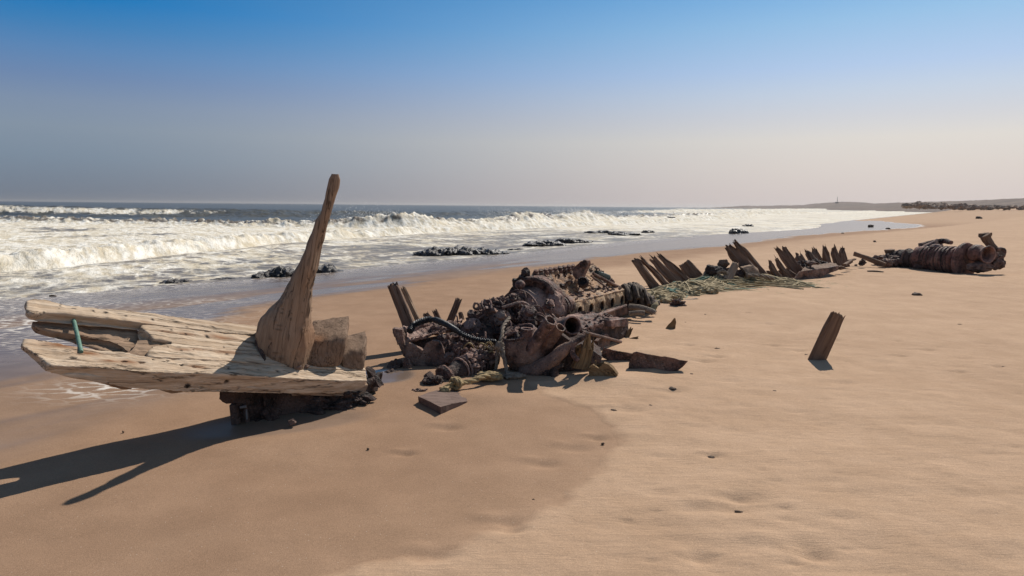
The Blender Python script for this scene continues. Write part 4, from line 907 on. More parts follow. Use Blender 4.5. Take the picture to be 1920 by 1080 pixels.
    single('frayed_twine', st_, M['rope'], 'frayed yellow twine tangled on top of the ribbed cylinder', 'twine', smooth=60)
    # wooden frames standing behind
    for i, (x0, y0, x1, y1, Y, w, d, lab) in enumerate(((773, 624, 735, 530, 7.85, .13, .10, 'tall cracked leaning post behind the bearer frame, tallest on that side'), (789, 612, 753, 536, 8.0, .055, .07, 'thin pale split post leaning against the tall cracked post'),
            (843, 606, 862, 559, 8.6, .085, .08, 'short square post leaning right behind the hose'), (824, 604, 814, 580, 8.8, .06, .06, 'small grey stub behind the hose, left of the square post'), (806, 604, 797, 585, 8.9, .085, .06, 'small dark stub just right of the split post'), (866, 600, 862, 583, 8.9, .05, .06, 'smallest stub right of the square post'))):
        single('wooden_post', timber(W(x0, y0, Y), W(x1, y1, Y + .02), w, d, (1, 0, 0), (22, 7, 5), (0, .07), .010, (1.12, .9), seed=110 + i, splits=.02 if i < 2 else .01, gs=1.6), M['darkwood'] if i not in (1,) else M['driftgrey'], lab, 'wooden post', 'posts behind the engine wreck', 50)
    # rope-hung heap at the engine's far end
    T = Thing('tangled_heap', W(1200, 585, 10.7), 'dark tangled heap of old hoses and ropes at the far end of the engine', 'heap')
    T.part('core', [rough(lump(W(1190, 560, 10.9), (.20, .22, .24), 4, .35, 2, 3), .02, 14), rough(lump(W(1208, 572, 10.8), (.20, .2, .16), 4, .35, 2, 4), .02, 14)], M['rustdark'])
    sg = []
    for k in range(15):
        x = 1172 + k * 3.3; top = np.interp(x, [1170, 1185, 1195, 1225], [538, 532, 535, 560]) + r.uniform(-2, 3); Y = 10.6 + r.uniform(-.15, .15)
        sg.append(tube([W(x - 8, top + 6, Y + .4), W(x, top, Y + .1), W(x + r.uniform(1, 6), top + 12, Y - .05), W(x + r.uniform(3, 9), min(586, top + r.uniform(24, 38)), Y - .12)], .028 + .012 * r.random(), 8, 6))
    T.part('draped_hose', [rough(join(sg), .010, 22, 4)], M['oldhose'])
    T.part('loose_pipe', [tube([W(1180, 575, 10.2), W(1200, 577, 10.1), W(1222, 584, 10.0), W(1226, 588, 9.98)], .045, 10), tube([W(1180, 588, 9.9), W(1198, 586, 9.85), W(1209, 587, 9.83)], .035, 10)], M['ropegrey'])
    T.part('folded_scrap', [rough(prism([W(1215, 588, 10.0), W(1222, 572, 10.1), W(1232, 566, 10.15), (W(1234, 572, 10.1)), W(1226, 588, 10.0)], (.02, .08, 0), .03, .01, 9, None, 7), .01, 20)], M['net'])

# ------------------------------------------------------------------ rows of broken ribs, the net, the plate
def build_ribs():
    R = [  # foot x, y, tip x, y, distance, width px, depth m, label
        (1239, 548, 1187, 485, 13.6, 15, .11, 'leftmost rib of the first leaning group, standing furthest toward the engine'),
        (1258, 540, 1196, 482, 13.9, 10, .10, 'second rib from the engine, narrow and split at the tip'),
        (1275, 530, 1219, 482, 14.4, 16, .12, 'third rib from the engine, with a forked tip'),
        (1294, 529, 1231, 476, 14.9, 14, .12, 'fourth rib from the engine, reaching highest in the first group'),
        (1309, 524, 1281, 493, 15.4, 26, .12, 'short broad rib with twine round its top at the right of the first group'),
        (1408, 504, 1360, 459, 15.6, 20, .14, 'broad brown rib of the tall pair above the net heap'),
        (1432, 515, 1374, 451, 16.2, 15, .13, 'dark ragged rib of the tall pair above the net heap'),
        (1461, 515, 1439, 488, 16.2, 9, .09, 'short thin rib right of the tall pair'),
        (1480, 518, 1452, 482, 16.4, 10, .10, 'narrow rib in front of the twin ribs by the rusty plate'),
        (1494, 512, 1453, 464, 17.0, 13, .11, 'front one of the twin ribs left of the rusty plate, with a spiky tip'),
        (1501, 504, 1468, 465, 17.4, 13, .11, 'rear one of the twin ribs left of the rusty plate, with a rounded tip'),
        (1505, 490, 1494, 475, 18.6, 16, .12, 'lowest stump behind the rusty plate'),
        (1526, 488, 1508, 469, 18.8, 13, .12, 'second stump behind the rusty plate, leaning left'),
        (1537, 490, 1524, 467, 19.0, 15, .12, 'third stump behind the rusty plate, blunt topped'),
        (1553, 493, 1544, 463, 19.2, 13, .12, 'fourth stump behind the rusty plate, nearly upright'),
        (1572, 495, 1562, 463, 19.3, 13, .12, 'fifth stump behind the rusty plate, upright and thick'),
        (1586, 496, 1580, 463, 19.4, 14, .12, 'last stump of the row nearest the far winch')]
    for i, (x0, y0, x1, y1, Y, wp, d, lab) in enumerate(R):
        w = wp * Y / FPX; a, b = A3(W(x0, y0 + 5, Y)), A3(W(x1, y1 - 3, Y + .05))
        single('hull_rib', timber(a, b, w, d, (1, 0, 0), (20, 6, 4), (0, .24 if i not in (4, 10) else .08), .020, (1.15, .85 if i < 11 else .75), bend=(-.02 + .025 * math.sin(i * 2.3), 0, .01 + .012 * math.sin(i * 1.7)), seed=130 + i, splits=.025, gs=1.25, tip=(.15, .35, .3, .45, .05, .2, .45, .5, .4, .3, .4, .5, .45, .4, .35, .3, .3)[i]), M['darkwood'], lab, 'hull rib', 'broken hull ribs sticking out of the sand', 50)
    low = [(1437, 508, 1470, 525, 16.4, 'low flat rib end lying left of the narrow rib'), (1447, 512, 1486, 524, 16.5, 'lowest rib end lying flat against the sand by the plate'), (1470, 503, 1494, 518, 16.8, 'low rib end under the twin ribs'), (1458, 506, 1478, 520, 16.6, 'thin low rib end between the narrow rib and the net')]
    for i, (x0, y0, x1, y1, Y, lab) in enumerate(low):
        single('hull_rib', timber(W(x1, y1 + 2, Y - .2), W(x0, y0, Y), .07, .09, (0, 1, 0), (14, 5, 3), (0, .1), .01, (1.2, .8), seed=160 + i, gs=2), M['redwood'], lab, 'hull rib', 'broken hull ribs sticking out of the sand', 50)
    pt = [A3(W(*p)) for p in ((1490, 523, 16.0), (1507, 501, 16.5), (1560, 492, 17.9), (1575, 499, 17.4), (1553, 506, 16.9))]
    T = Thing('rusty_plate', G(1525, 524), 'brown rusty steel plate with a turned down edge lying before the rib stumps', 'rusty plate')
    T.part('top_sheet', rough(prism([W(1500, 509, 16.2), W(1508, 501, 16.6), W(1530, 496, 17.2), W(1560, 491, 17.9), W(1574, 498, 17.3), W(1548, 503, 16.8)], (0, .02, -.04), .05, .012, 6, None, 170), .01, 9), M['redwood'])
    T.part('turned_edge', rough(prism([W(1489, 524, 16.15), W(1500, 509, 16.2), W(1548, 502.5, 16.75), W(1574, 498, 17.25), W(1571, 507, 17.15), W(1545, 517, 16.7), W(1518, 525, 16.4)], (0, .05, .0), .05, .010, 6, None, 171), .01, 9), M['rust'])
    T.part('spike', tube([W(1519, 505, 16.6), W(1520, 497, 16.6)], .025, 8), M['rustdark'])
    T.part('cap', rough(lump(W(1522, 493, 16.7), (.12, .08, .05), 3, .3, 2, 4), .01, 20), M['slabwood'])
    single('twisted_scrap', [rough(lump(W(x, y, Y), (a, a, b), 3, .6, 2.4, 170 + i), .015, 16, i) for i, (x, y, Y, a, b) in enumerate(((1500, 496, 17.8, .16, .09), (1515, 497, 18.0, .14, .09), (1531, 490, 18.3, .10, .06), (1545, 494, 18.4, .1, .05)))], M['rustdark'], 'dark twisted scrap piled between the rusty plate and the rib stumps', 'scrap')
    single('wood_debris', [timber(W(1583, 497, 18.2), W(1597, 488, 18.6), .09, .07, None, (10, 4, 3), (0, .05), .01, seed=5), timber(W(1590, 489, 19), W(1604, 486, 19.2), .08, .05, None, (10, 4, 3), (0, .05), .01, seed=6), lump(W(1576, 502, 17.6), (.1, .08, .05), 3, .4, 2, 3)], M['redwood'], 'low broken wood lying right of the last rib stump', 'wood debris')
    # dark chunks sitting on the net
    T = Thing('wreckage_heap', W(1375, 512, 15.2), 'heap of dark broken timber and iron bedded in the middle of the net', 'heap')
    T.part('broken_beam', timber(W(1363, 527, 14.9), W(1381, 491, 15.2), .17, .12, (1, 0, 0), (16, 5, 4), (0, .12), .02, (1.1, .9), seed=175, splits=.02, gs=2), M['driftgrey'])
    T.part('leaning_spar', timber(W(1314, 524, 15.0), W(1329, 500, 15.4), .05, .05, None, (12, 4, 3), (0, .05), .008, seed=176), M['driftgrey'])
    T.part('black_block', rough(lump(W(1336, 511, 15.2), (.18, .14, .15), 4, .4, 1.7, 8), .02, 12), M['rustdark'])
    T.part('orange_block', rough(lump(W(1356, 495, 15.4), (.11, .09, .10), 3, .35, 1.7, 9), .012, 14), M['redwood'])
    T.part('grey_knee', rough(prism([W(1392, 502, 15.2), W(1412, 497, 15.3), W(1420, 503, 15.4), W(1424, 514, 15.3), W(1400, 514, 15.1)], (0, .2, 0), .05, .015, 7, None, 177), .012, 14), M['driftgrey'])
    T.part('rope_bundle', [coil([W(1345, 512, 14.95), W(1352, 508, 14.95), W(1360, 510, 14.95), W(1364, 517, 14.95), W(1352, 519, 14.95), W(1346, 513, 14.95)], .04)], M['ropegrey']); T.part('rope_end', coil([W(1400, 516, 15), W(1425, 517, 15.1), W(1450, 522, 15.3)], .045), M['ropegrey'])
    T.part('dark_lump', [rough(lump(W(x, 508 + i * 3, 15.3), (.14, .12, .12), 3, .45, 2, 20 + i), .015, 14, i) for i, x in enumerate((1350, 1370, 1345, 1385))], M['rustdark'])

def build_net():
    NY = [(1185, 570, 11.9), (1230, 558, 12.9), (1290, 545, 14.2), (1340, 532, 15.0), (1400, 528, 15.3), (1450, 527, 15.6), (1530, 540, 14.6)]
    ctr = np.array([A3(G(x, y))[:2] for x, y, _ in NY]); hgt = [.09, .12, .15, .20, .20, .12, .02]; wid = [.42, .50, .55, .72, .72, .50, .2]
    def surf(x, y):
        d, h = polydist(x, y, [tuple(c) for c in ctr], hgt); _, w = polydist(x, y, [tuple(c) for c in ctr], wid)
        k = np.exp(-(d / w) ** 2 * 1.4); fold = fbm2(x * 1.6 + .7 * fbm2(x, y, 2, 8), y * 1.1, 4, 3)
        return base_height(x, y) - .04 + .01 + h * k * (1 + .55 * fold) + .05 * k * fbm2(x * 6, y * 6, 3, 12), d, w
    gx, gy = np.meshgrid(np.linspace(2.0, 7.2, 210), np.linspace(10.8, 16.8, 240)); z, d, w = surf(gx.ravel(), gy.ravel())
    keep = (np.abs(d) < w * 1.25 + .18 * vnoise2(gx.ravel() * 3, gy.ravel() * 3, 5)).reshape(gx.shape)
    idx = -np.ones(gx.size, int); F = []
    nr, nc = gx.shape; V = np.stack([gx.ravel(), gy.ravel(), z], -1)
    for i in range(nr - 1):
        for j in range(nc - 1):
            if keep[i, j] and keep[i + 1, j] and keep[i, j + 1] and keep[i + 1, j + 1]: F.append((i * nc + j, i * nc + j + 1, (i + 1) * nc + j + 1, (i + 1) * nc + j))
    used = sorted(set(k for f in F for k in f)); mp = {k: i for i, k in enumerate(used)}; V = V[used]; F = [tuple(mp[k] for k in f) for f in F]
    T = Thing('fishing_net', Vector((ctr[3][0], ctr[3][1], 0)), 'old olive fishing net heaped and trailing across the sand among the ribs', 'fishing net')
    T.part('net_fold', (V, F, V.copy()), M['net'], smooth=180)
    r = random.Random(11); strands, green, trail = [], [], []
    for k in range(270):
        q = r.random(); i = min(5, int(q * 6)); f = q * 6 - i; c = ctr[i] * (1 - f) + ctr[i + 1] * f; ww = wid[i] * (1 - f) + wid[i + 1] * f
        ang = r.gauss(.30, .55); x, y = c[0] + r.gauss(0, .45) * ww, c[1] + r.gauss(0, .55) * ww; pts = []
        cv = r.gauss(0, .28)
        for s in range(9):
            zz, dd, _ = surf(np.array([x]), np.array([y])); pts.append((x, y, float(zz[0]) + .012 + .02 * r.random())); x += math.cos(ang) * .15; y += math.sin(ang) * .15; ang += cv * .4 + r.gauss(0, .22)
        (green if r.random() < .06 else strands).append(tube(pts, r.uniform(.008, .022), 5, 3))
    T.part('net_twine', rough(join(strands), .004, 40), M['net'], smooth=60); T.part('green_twine', green, M['netgreen'], smooth=60, label='faded green twine')
    for k in range(9):
        a = G(1400 + r.uniform(-40, 20), 530 + r.uniform(-6, 10)); b = G(1500 + r.uniform(-30, 26), 533 + k * 1.2 + r.uniform(-1, 2)); m = (a + b) / 2 + Vector((r.gauss(0, .1), r.gauss(0, .12), 0))
        trail.append(tube([a + Vector((0, 0, .1)), Vector((m.x, m.y, ground_z(m.x, m.y) + .03)), b + Vector((0, 0, .012))], r.uniform(.010, .020), 6, 8))
    T.part('trailing_line', trail, M['net'], smooth=60)
    gp = [lump(W(1250, 548, 13.0), (.18, .12, .07), 3, .5, 2.5, 3), lump(W(1268, 545, 13.3), (.14, .1, .05), 3, .5, 2.5, 5)]
    T.part('green_bunch', [rough(g, .015, 20) for g in gp], M['netgreen'], label='bunched pale green netting')
    fl = [rough(lump(W(x, y, Y), (.11, .09, .07), 3, .5, 2.4, 40 + i), .012, 20, i) for i, (x, y, Y) in enumerate(((1283, 548, 13.2), (1300, 552, 13.0), (1318, 545, 13.4), (1335, 547, 13.3), (1310, 540, 13.9), (1240, 560, 12.2), (1252, 566, 11.9), (1270, 560, 12.3)))]
    for q in fl: T.part('net_clump', q, M['net'])
    single('wood_debris', rough(lump(W(1270, 572, 11.55), (.10, .08, .09), 4, .6, 2.2, 61), .012, 18), M['rust'], 'rusty twisted lump on the sand right of the net near end', 'wood debris')
    single('wood_debris', timber(G(1278, 566), G(1310, 564) + Vector((0, 0, .03)), .06, .05, None, (12, 4, 3), (.03, .08), .008, seed=63), M['ropegrey'], 'thin pale stick beside the net near end', 'wood debris')

# ------------------------------------------------------------------ the far winch
def build_winch():
    p1, p0 = A3(W(1812, 479, 18.6)), A3(W(1745, 478, 19.55)); d = nrm((p1 - p0) * np.array([1, 1, 0])); o = p1.copy(); o[2] = .31
    T = Thing('winch_wreck', G(1810, 506), 'rusted winch wreck half sunk in the sand, with a flared pipe mouth facing out', 'winch')
    dr = lathe(o, d, fine([(.10, -1.42), (.32, -1.40), (.34, -1.28), (.35, -.9), (.37, -.5), (.36, -.25), (.26, -.15)], .03), 44)
    T.part('drum', rough(dr, .014, 8, 3), M['rustred'])
    for k in range(8): T.part('drum_band', rough(ring(o + d * (-1.12 + .11 * k), d, .352 + .003 * k, .018, n=44), .006, 24, k), M['rust'] if k % 2 else M['rustdark'])
    T.part('end_disc', rough(lathe(o, d, fine([(.2, -.10), (.47, -.09), (.51, -.03), (.49, .02), (.30, .05), (.05, .06)], .03), 48), .012, 7, 6), M['rustred'], label='large round pink brown end disc')
    m0, m1 = A3(W(1832, 475, 18.35)), A3(W(1857, 478, 17.95)); md = nrm(m1 - m0)
    bulb = fine([(.02, -.22), (.15, -.19), (.235, -.06), (.235, .06), (.18, .16), (.17, .20), (.20, .27), (.235, .32), (.24, .34)], .02) + [(.235, .355), (.205, .355)] + fine([(.19, .33), (.14, .26), (.12, .10), (.01, .08)], .03)
    T.part('pipe_mouth', rough(lathe(m0, md, bulb, 44), .006, 12, 2), M['rustred'], label='bulbous pipe with a flared round mouth')
    T.part('base_casting', [rough(lump(W(1840, 500, 18.2), (.32, .24, .15), 4, .25, 1.6, 4), .012, 12), rough(lump(W(1868, 490, 18.2), (.20, .2, .22), 4, .4, 1.8, 5), .02, 12)], M['rust'])
    T.part('bracket_arm', [rough(tube([W(1846, 440, 18.6), W(1853, 454, 18.6), W(1864, 468, 18.5), W(1878, 482, 18.4)], [.13, .11, .10, .11], 12, 6), .02, 9, 3), rough(prism([W(1842, 438, 18.6), W(1852, 437, 18.6), W(1860, 436, 18.6), W(1861, 441, 18.6), (W(1857, 447, 18.6)), W(1848, 449, 18.6), (W(1841, 445, 18.6))], (0, .16, 0), .04, .015, 7, None, 8), .01, 12)], M['redwood'])
    T.part('hook', [rough(tube([W(1868, 468, 18.4), W(1881, 468, 18.4), W(1881, 480, 18.4), W(1874, 484, 18.4), W(1872, 490, 18.4), W(1880, 496, 18.4), W(1874, 502, 18.3)], .055, 9, 4), .012, 14)], M['rust'])
    T.part('top_bar', rough(tube([W(1723, 461, 20.0), W(1745, 456, 19.9), W(1768, 452, 19.6), W(1784, 455, 19.3)], [.08, .085, .08, .06], 10, 6), .012, 12), M['rust'])
    T.part('bar_post', rough(tube([W(1733, 458, 19.9), W(1734, 468, 19.9), W(1736, 484, 19.8)], .06, 9, 4), .01, 14), M['rustdark'])
    T.part('shaft_cone', rough(lathe(A3(W(1713, 481, 20.1)), A3(W(1748, 470, 19.7)) - A3(W(1713, 481, 20.1)), fine([(.04, 0), (.13, .02), (.24, .40), (.28, .75)], .03), 30), .012, 9), M['rustpink'], label='pale pink brown cone between the drums')
    T.part('top_cap', rough(lathe(A3(W(1755, 461, 19.4)), (0, 0, 1), fine([(.16, -.12), (.16, -.02), (.10, .04), (.02, .05)], .03), 22), .01, 12), M['rustpink'])
    for i, (x, y, Y, R, L, mt) in enumerate(((1702, 486, 20.2, .30, .42, 'rustdark'), (1686, 486, 20.6, .27, .36, 'rust'), (1718, 486, 20.0, .27, .3, 'rustdark'))):
        c = A3(W(x, y, Y)); T.part('small_drum', rough(lathe(c, d, fine([(.05, -L / 2), (R * .9, -L / 2 + .02), (R, 0), (R * .88, L / 2), (.05, L / 2 + .03)], .03), 34), .022, 8, i), M[mt])
        T.part('drum_rim', rough(ring(c + d * .02, d, R * 1.0, .028, n=36), .01, 16, i), M['rust'])
    T.part('buried_gear', [rough(lump(W(x, y, Y), (r, r, r * .75), 4, .35, 1.9, 70 + i), .02, 10, i) for i, (x, y, Y, r) in enumerate(((1666, 487, 20.6, .24), (1650, 488, 20.8, .20), (1678, 491, 20.2, .18), (1662, 493, 20.1, .16), (1730, 493, 19.6, .24), (1750, 492, 19.4, .26)))], M['rust'])
    T.part('bollard', rough(lathe(A3(W(1668, 482, 20.8)), (-.1, 0, 1), fine([(.13, -.05), (.10, .08), (.14, .20), (.15, .23), (.02, .24)], .03), 20), .012, 12), M['redwood'])
    single('leaning_plank', timber(W(1660, 497, 19.8), W(1601, 475, 20.6), .13, .08, (0, 0, 1), (26, 5, 4), (0, .04), .010, seed=181, gs=1.5), M['redwood'], 'long plank leaning up to the left beside the winch wreck', 'wood plank', smooth=50)
    single('wood_debris', [lump(W(1617, 492, 19.7), (.09, .07, .09), 3, .5, 2, 3), lump(W(1605, 497, 19.2), (.04, .04, .03), 3, .4, 2, 4), timber(G(1725, 503), G(1742, 500), .07, .05, None, (8, 3, 3), (0, .05), .01, seed=9)], M['rustdark'], 'small dark scraps lying under the leaning plank', 'wood debris')

# ------------------------------------------------------------------ single pieces on the dry sand
def build_loose():
    f = G(1531, 676); a = A3(f) - np.array([0.0, 0.0, .16]); up = nrm(np.array([.21, -.03, .58])); a = a - up * .0
    L = .60 + .16 / up[2]; tip = A3(f) + up * .60
    single('lone_board', timber(A3(f) - up * .18, tip, .205, .055, (1, .12, -.3), (40, 10, 4), (0, .09), .006, (1.0, .9), seed=191, splits=.004, gs=1.0, tip=.15), M['redwood'], 'lone brown board standing tilted in the open dry sand', 'wooden board', smooth=50)
    single('bark_chip', lump(G(1511, 669) + Vector((0, 0, .012)), (.022, .018, .022), 3, .3, 2, 6), M['chip'], 'small dark chip at the foot of the lone board', 'wood chip')
    g = G(1255, 620); Y = g.y
    single('wood_shard', rough(prism([W(1243, 622, Y), W(1252, 611, Y), W(1259, 603, Y), (W(1264, 596, Y)), W(1267, 597, Y), W(1268, 606, Y), W(1266, 616, Y), W(1258, 622, Y)], (.01, .05, 0), .022, .006, 10, None, 192), .006, 24), M['goldwood'], 'pointed brown shard stuck in the sand right of the engine', 'wood shard', smooth=45)
    # bits scattered on the sand: x, y, length px, height px, form, label
    bits = [(1641, 511, 28, 5, 's', 'dark flat stick lying in front of the leaning plank'), (1718, 555, 20, 6, 'l', 'dark knobbly chip on open sand below the winch'), (1521, 896, 14, 6, 'l', 'brown chip alone on the near dry sand'),
            (1333, 858, 13, 3, 'l', 'dark chip at the edge of a shallow print, left of the brown chip'), (1379, 860, 6, 3, 'l', 'tiny speck right of the dark chip on the near sand'), (1385, 962, 16, 2, 's', 'short twig in the lower middle of the dry sand'),
            (691, 1052, 7, 5, 'l', 'small dark pebble at the very front of the sand'), (1322, 592, 5, 3, 'l', 'tiny pebble right of the pointed shard'), (1627, 606, 12, 3, 's', 'thin chip above and right of the lone board'),
            (1730, 694, 26, 2, 's', 'long thin twig right of the lone board'), (1744, 771, 7, 4, 'l', 'small crumb on the sand below the long twig'), (1885, 690, 12, 3, 's', 'small twig near the right edge of the sand'),
            (1510, 574, 8, 3, 's', 'small twig between the net and the lone board'), (1640, 454, 5, 3, 'l', 'distant pebble on sand above the leaning plank'), (1580, 438, 5, 2, 'l', 'distant crumb on sand above the rib stumps'),
            (1665, 430, 9, 3, 'l', 'dark clump at the edge of the far wet sand'), (1632, 426, 10, 4, 'l', 'larger dark clump beside the far wet sand'), (1835, 409, 12, 4, 'l', 'dark clump on the far beach at right'), (1285, 607, 4, 3, 'l', 'tiny dark crumb right of the pointed shard base'), (1150, 770, 12, 3, 'l', 'small dark pebble below the engine splinters on the dry sand edge'),
            (1297, 703, 6, 3, 'l', 'small crumb right of the long rusty plate tip'), (1260, 730, 16, 4, 'l', 'half buried chip on the sand below the long rusty plate'), (690, 843, 5, 3, 'l', 'speck on the damp sand below the bow timbers right end'), (231, 811, 4, 3, 'l', 'speck on the damp sand above the long shadow'), (100, 556, 17, 4, 's', 'dark stick on the wet sand above the bow timbers tip'),
            (1345, 655, 10, 3, 'l', 'flat crumb on the sand left of the lone board at its foot level'), (1130, 833, 6, 3, 'l', 'speck at the bulge of the damp patch edge'), (1000, 938, 5, 3, 'l', 'speck on the lower edge of the damp patch'), (868, 1012, 6, 3, 'l', 'speck near the bottom edge of the damp patch'),
            (860, 1065, 9, 3, 's', 'short dark twig at the very front below the damp patch'), (1690, 890, 6, 3, 'l', 'speck on the near sand right of the brown chip'), (1605, 845, 5, 3, 'l', 'speck on the sand above the near brown chip'), (1452, 735, 8, 3, 'l', 'crumb on the sand below and left of the lone board'), (1800, 610, 9, 3, 's', 'thin twig on the right hand sand level with the lone board top'), (1220, 762, 8, 3, 'l', 'crumb on the sand below the long rusty plate chip')]
    for i, (x, y, w, h, k, lab) in enumerate(bits):
        p = G(x, y); sx, sz = w * p.y / FPX, h * p.y / FPX
        if k == 'l': q = lump(p + Vector((0, 0, sz * .35)), (sx * .5, sx * .4, sz * .75), 3, .4, 1.8, 200 + i)
        else: q = timber(p + Vector((-sx / 2, sx * .15, sz * .3)), p + Vector((sx / 2, -sx * .15, sz * .15)), max(sz * .8, .008), max(sz * .7, .006), None, (10, 3, 3), (.1 * sx, .1 * sx), .004, seed=200 + i, bend=(0, .05 * sx, .2 * sz))
        single('wood_chip' if k == 'l' else 'twig', q, M['chip'], lab, 'wood chip' if k == 'l' else 'twig', 'bits of driftwood scattered on the sand')
    p = G(1238, 660); r = random.Random(3); st_ = []
    for k in range(9):
        a = r.uniform(0, 6.28); c = p + Vector((r.gauss(0, .05), r.gauss(0, .05), .008)); d = Vector((math.cos(a), .7 * math.sin(a), 0)) * .07; e = Vector((-d.y, d.x, 0)) * r.uniform(-.5, .5)
        st_.append(tube([c - d, c + e + Vector((0, 0, .008)), c + d], .004, 5, 6))
    single('weed_tuft', st_, M['chip'], 'flat round tuft of dry weed above the long rusty plate', 'dry weed', smooth=60)

# ------------------------------------------------------------------ rocks in the surf and on the far beach, hills, mast
def rock_mass(x0, x1, ybase, prof, depth, seed, n=None):
    """a rock outcrop between two photo columns; prof = heights (px) along it"""
    L = []; r = random.Random(seed); b = G0((x0 + x1) / 2, ybase, SEA_Z + .05); sc = b.y / FPX; n = n or max(2, int((x1 - x0) / 14))
    for i in range(n):
        q = (i + .5) / n; x = x0 + (x1 - x0) * q; h = .8 * np.interp(q, np.linspace(0, 1, len(prof)), prof) * sc; p = G0(x, ybase + r.uniform(-1, .5) * .6, SEA_Z + .02)
        wd = (x1 - x0) / n * sc * r.uniform(.75, 1.15)
        L.append(rough(lump(p + Vector((0, r.uniform(0, depth * .5), h * .1)), (wd * 1.05, max(wd, depth * .5), h * .95), 4, .38, 1.7, seed * 7 + i), h * .12, 2.2 / max(h, .1), seed + i, 4, True))
    return join(L)
def build_rocks():
    R = [(484, 560, 524, [12, 24, 26, 22], .8, 'large wet black rock in the shallows left of the horn, biggest nearby'), (590, 642, 517, [20, 26, 16, 5], .7, 'wet black rock showing right of the horn'), (304, 346, 534, [9, 13, 9], .5, 'small round wet black rock in the shallows, above the deck board'),
         (388, 454, 528, [3, 8, 7, 3], .4, 'low flat wet rock left of the biggest black rock'), (778, 952, 479, [4, 15, 16, 18, 14, 6], 1.2, 'long ragged black reef behind the tangle of the engine'), (958, 980, 470, [4, 4], .4, 'tiny black rock just right of the long ragged reef'),
         (988, 1050, 461, [5, 10, 10, 9], 1.0, 'smooth black reef further out than the long ragged one'), (1048, 1107, 455, [8, 10, 7, 4], .9, 'right hand black reef with white water behind it'), (1108, 1160, 437, [2, 6, 3], .8, 'low thin reef in the white foam'), (1142, 1156, 440, [5, 5], .4, 'small round rock under the low thin reef'),
         (1156, 1192, 441, [4, 6, 4], .6, 'short dark reef right of the small round rock'), (1206, 1222, 436, [4, 5], .4, 'small double rock in the foam'), (1374, 1394, 438, [8, 12, 6], .7, 'pointed black rock on the wet sand above the tall rib pair'), (1398, 1410, 424, [4, 5], .5, 'tiny black rock behind the pointed black rock'),
         (1240, 1262, 409, [3, 4, 3], 1.0, 'faint low rock far out in the breakers'), (1012, 1040, 407, [6, 9, 5], 1.5, 'dark brown wave-washed rock under the spraying crest'), (155, 215, 576, [4, 7, 6], .3, 'flat wet rock just above the upper beam of the bow timbers'), (205, 258, 573, [5, 9, 5], .3, 'flat glistening rock with rounded right end above the upper beam')]
    for i, (x0, x1, y, pf, d, lab) in enumerate(R): single('sea_rock', rock_mass(x0, x1, y, pf, d, 300 + i), M['rock'], lab, 'rock', 'black rocks in the surf', 180)
    r = random.Random(21)
    far = [(1468, 390, 16, 4), (1520, 396, 13, 4), (1548, 400, 10, 3), (1560, 402, 14, 3), (1575, 402, 12, 3), (1588, 403, 14, 4), (1602, 402, 10, 3), (1616, 400, 16, 3), (1632, 398, 12, 3), (1671, 400, 14, 4), (1692, 399, 9, 3), (1384, 408, 12, 3)]
    names = ['leftmost speck of rock at the far tip of the beach', 'lone dark rock at the far water edge below the mast', 'first of the dark rocks strung along the far water edge', 'second of the dark rocks strung along the far water edge', 'third of the dark rocks strung along the far water edge', 'fourth and tallest of the dark rocks along the far water edge', 'fifth of the dark rocks strung along the far water edge', 'longest of the dark rocks strung along the far water edge', 'last of the dark rocks strung along the far water edge', 'dark rock on dry sand below the far boulders', 'small dark rock beside the one below the far boulders', 'faint dark rock in the far white surf']
    for (x, y, w, h), lab in zip(far, names):
        p = G(x, y); s = p.y / FPX; single('beach_rock', rough(lump(p + Vector((0, 0, h * s * .2)), (w * s * .5, w * s * .4, h * s * .8), 3, .4, 1.8, int(x)), h * s * .1, 1.5 / (h * s), 3), M['rock'], lab, 'rock', 'dark rocks on the far beach', 180)
    # boulders below the low hills at right
    xs = [1704, 1713, 1724, 1736, 1747, 1757, 1768, 1779, 1790, 1799, 1808, 1818, 1829, 1841, 1852, 1866, 1880, 1894, 1908, 1920, 1935, 1955]
    for i, x in enumerate(xs):
        Y = 235 + (i % 4) * 12; h = .72 * np.array([12, 13, 14, 13, 11, 12, 13, 11, 11, 10, 12, 12, 10, 9, 10, 8, 9, 8, 9, 8, 8, 9])[i]; yb = np.interp(x, [1700, 1790, 1810, 1920], [389, 388, 391, 390]); s = Y / FPX
        p = W(x, yb - h * .3, Y); q = [rough(lump(p + Vector((r.uniform(-1, 1) * 6 * s, r.uniform(-2, 2), r.uniform(-.3, .25) * h * s)), (r.uniform(5, 9) * s, r.uniform(4, 7) * s, h * s * r.uniform(.35, .62)), 3, .5, 1.8, 400 + i * 5 + k), .18, 1.2, k, 4, True) for k in range(3)]
        where = 'at the left end of the dark outcrop' if i == 0 else 'at the right edge beneath the hills' if i == len(xs) - 1 else 'outcrop boulder number'
        ords = ['leftmost', 'second', 'third', 'fourth', 'fifth', 'sixth', 'seventh', 'eighth', 'ninth', 'tenth', 'eleventh', 'twelfth', 'thirteenth', 'fourteenth', 'fifteenth', 'sixteenth', 'seventeenth', 'eighteenth', 'nineteenth', 'twentieth', 'twenty-first', 'last']
        single('boulder', q, M['farrock'], f'{ords[i]} clump of dark boulders from the left in the far outcrop under the hills', 'boulder', 'dark boulders of the far outcrop', 60)
    # low hills behind the beach
    px = np.array([1330, 1390, 1450, 1505, 1525, 1560, 1590, 1640, 1670, 1700, 1760, 1820, 1870, 1920, 2000, 2150, 2400]); py = np.array([389.5, 385.8, 385.5, 384.6, 382, 379, 378.6, 381, 380.5, 379.5, 378, 376, 373.5, 371.5, 369, 368, 370])
    fx = np.linspace(1300, 2400, 420); top = np.interp(fx, px, py) + .5 * vnoise2(fx * .05, fx * 0, 3) + .3 * vnoise2(fx * .2, fx * 0, 4)
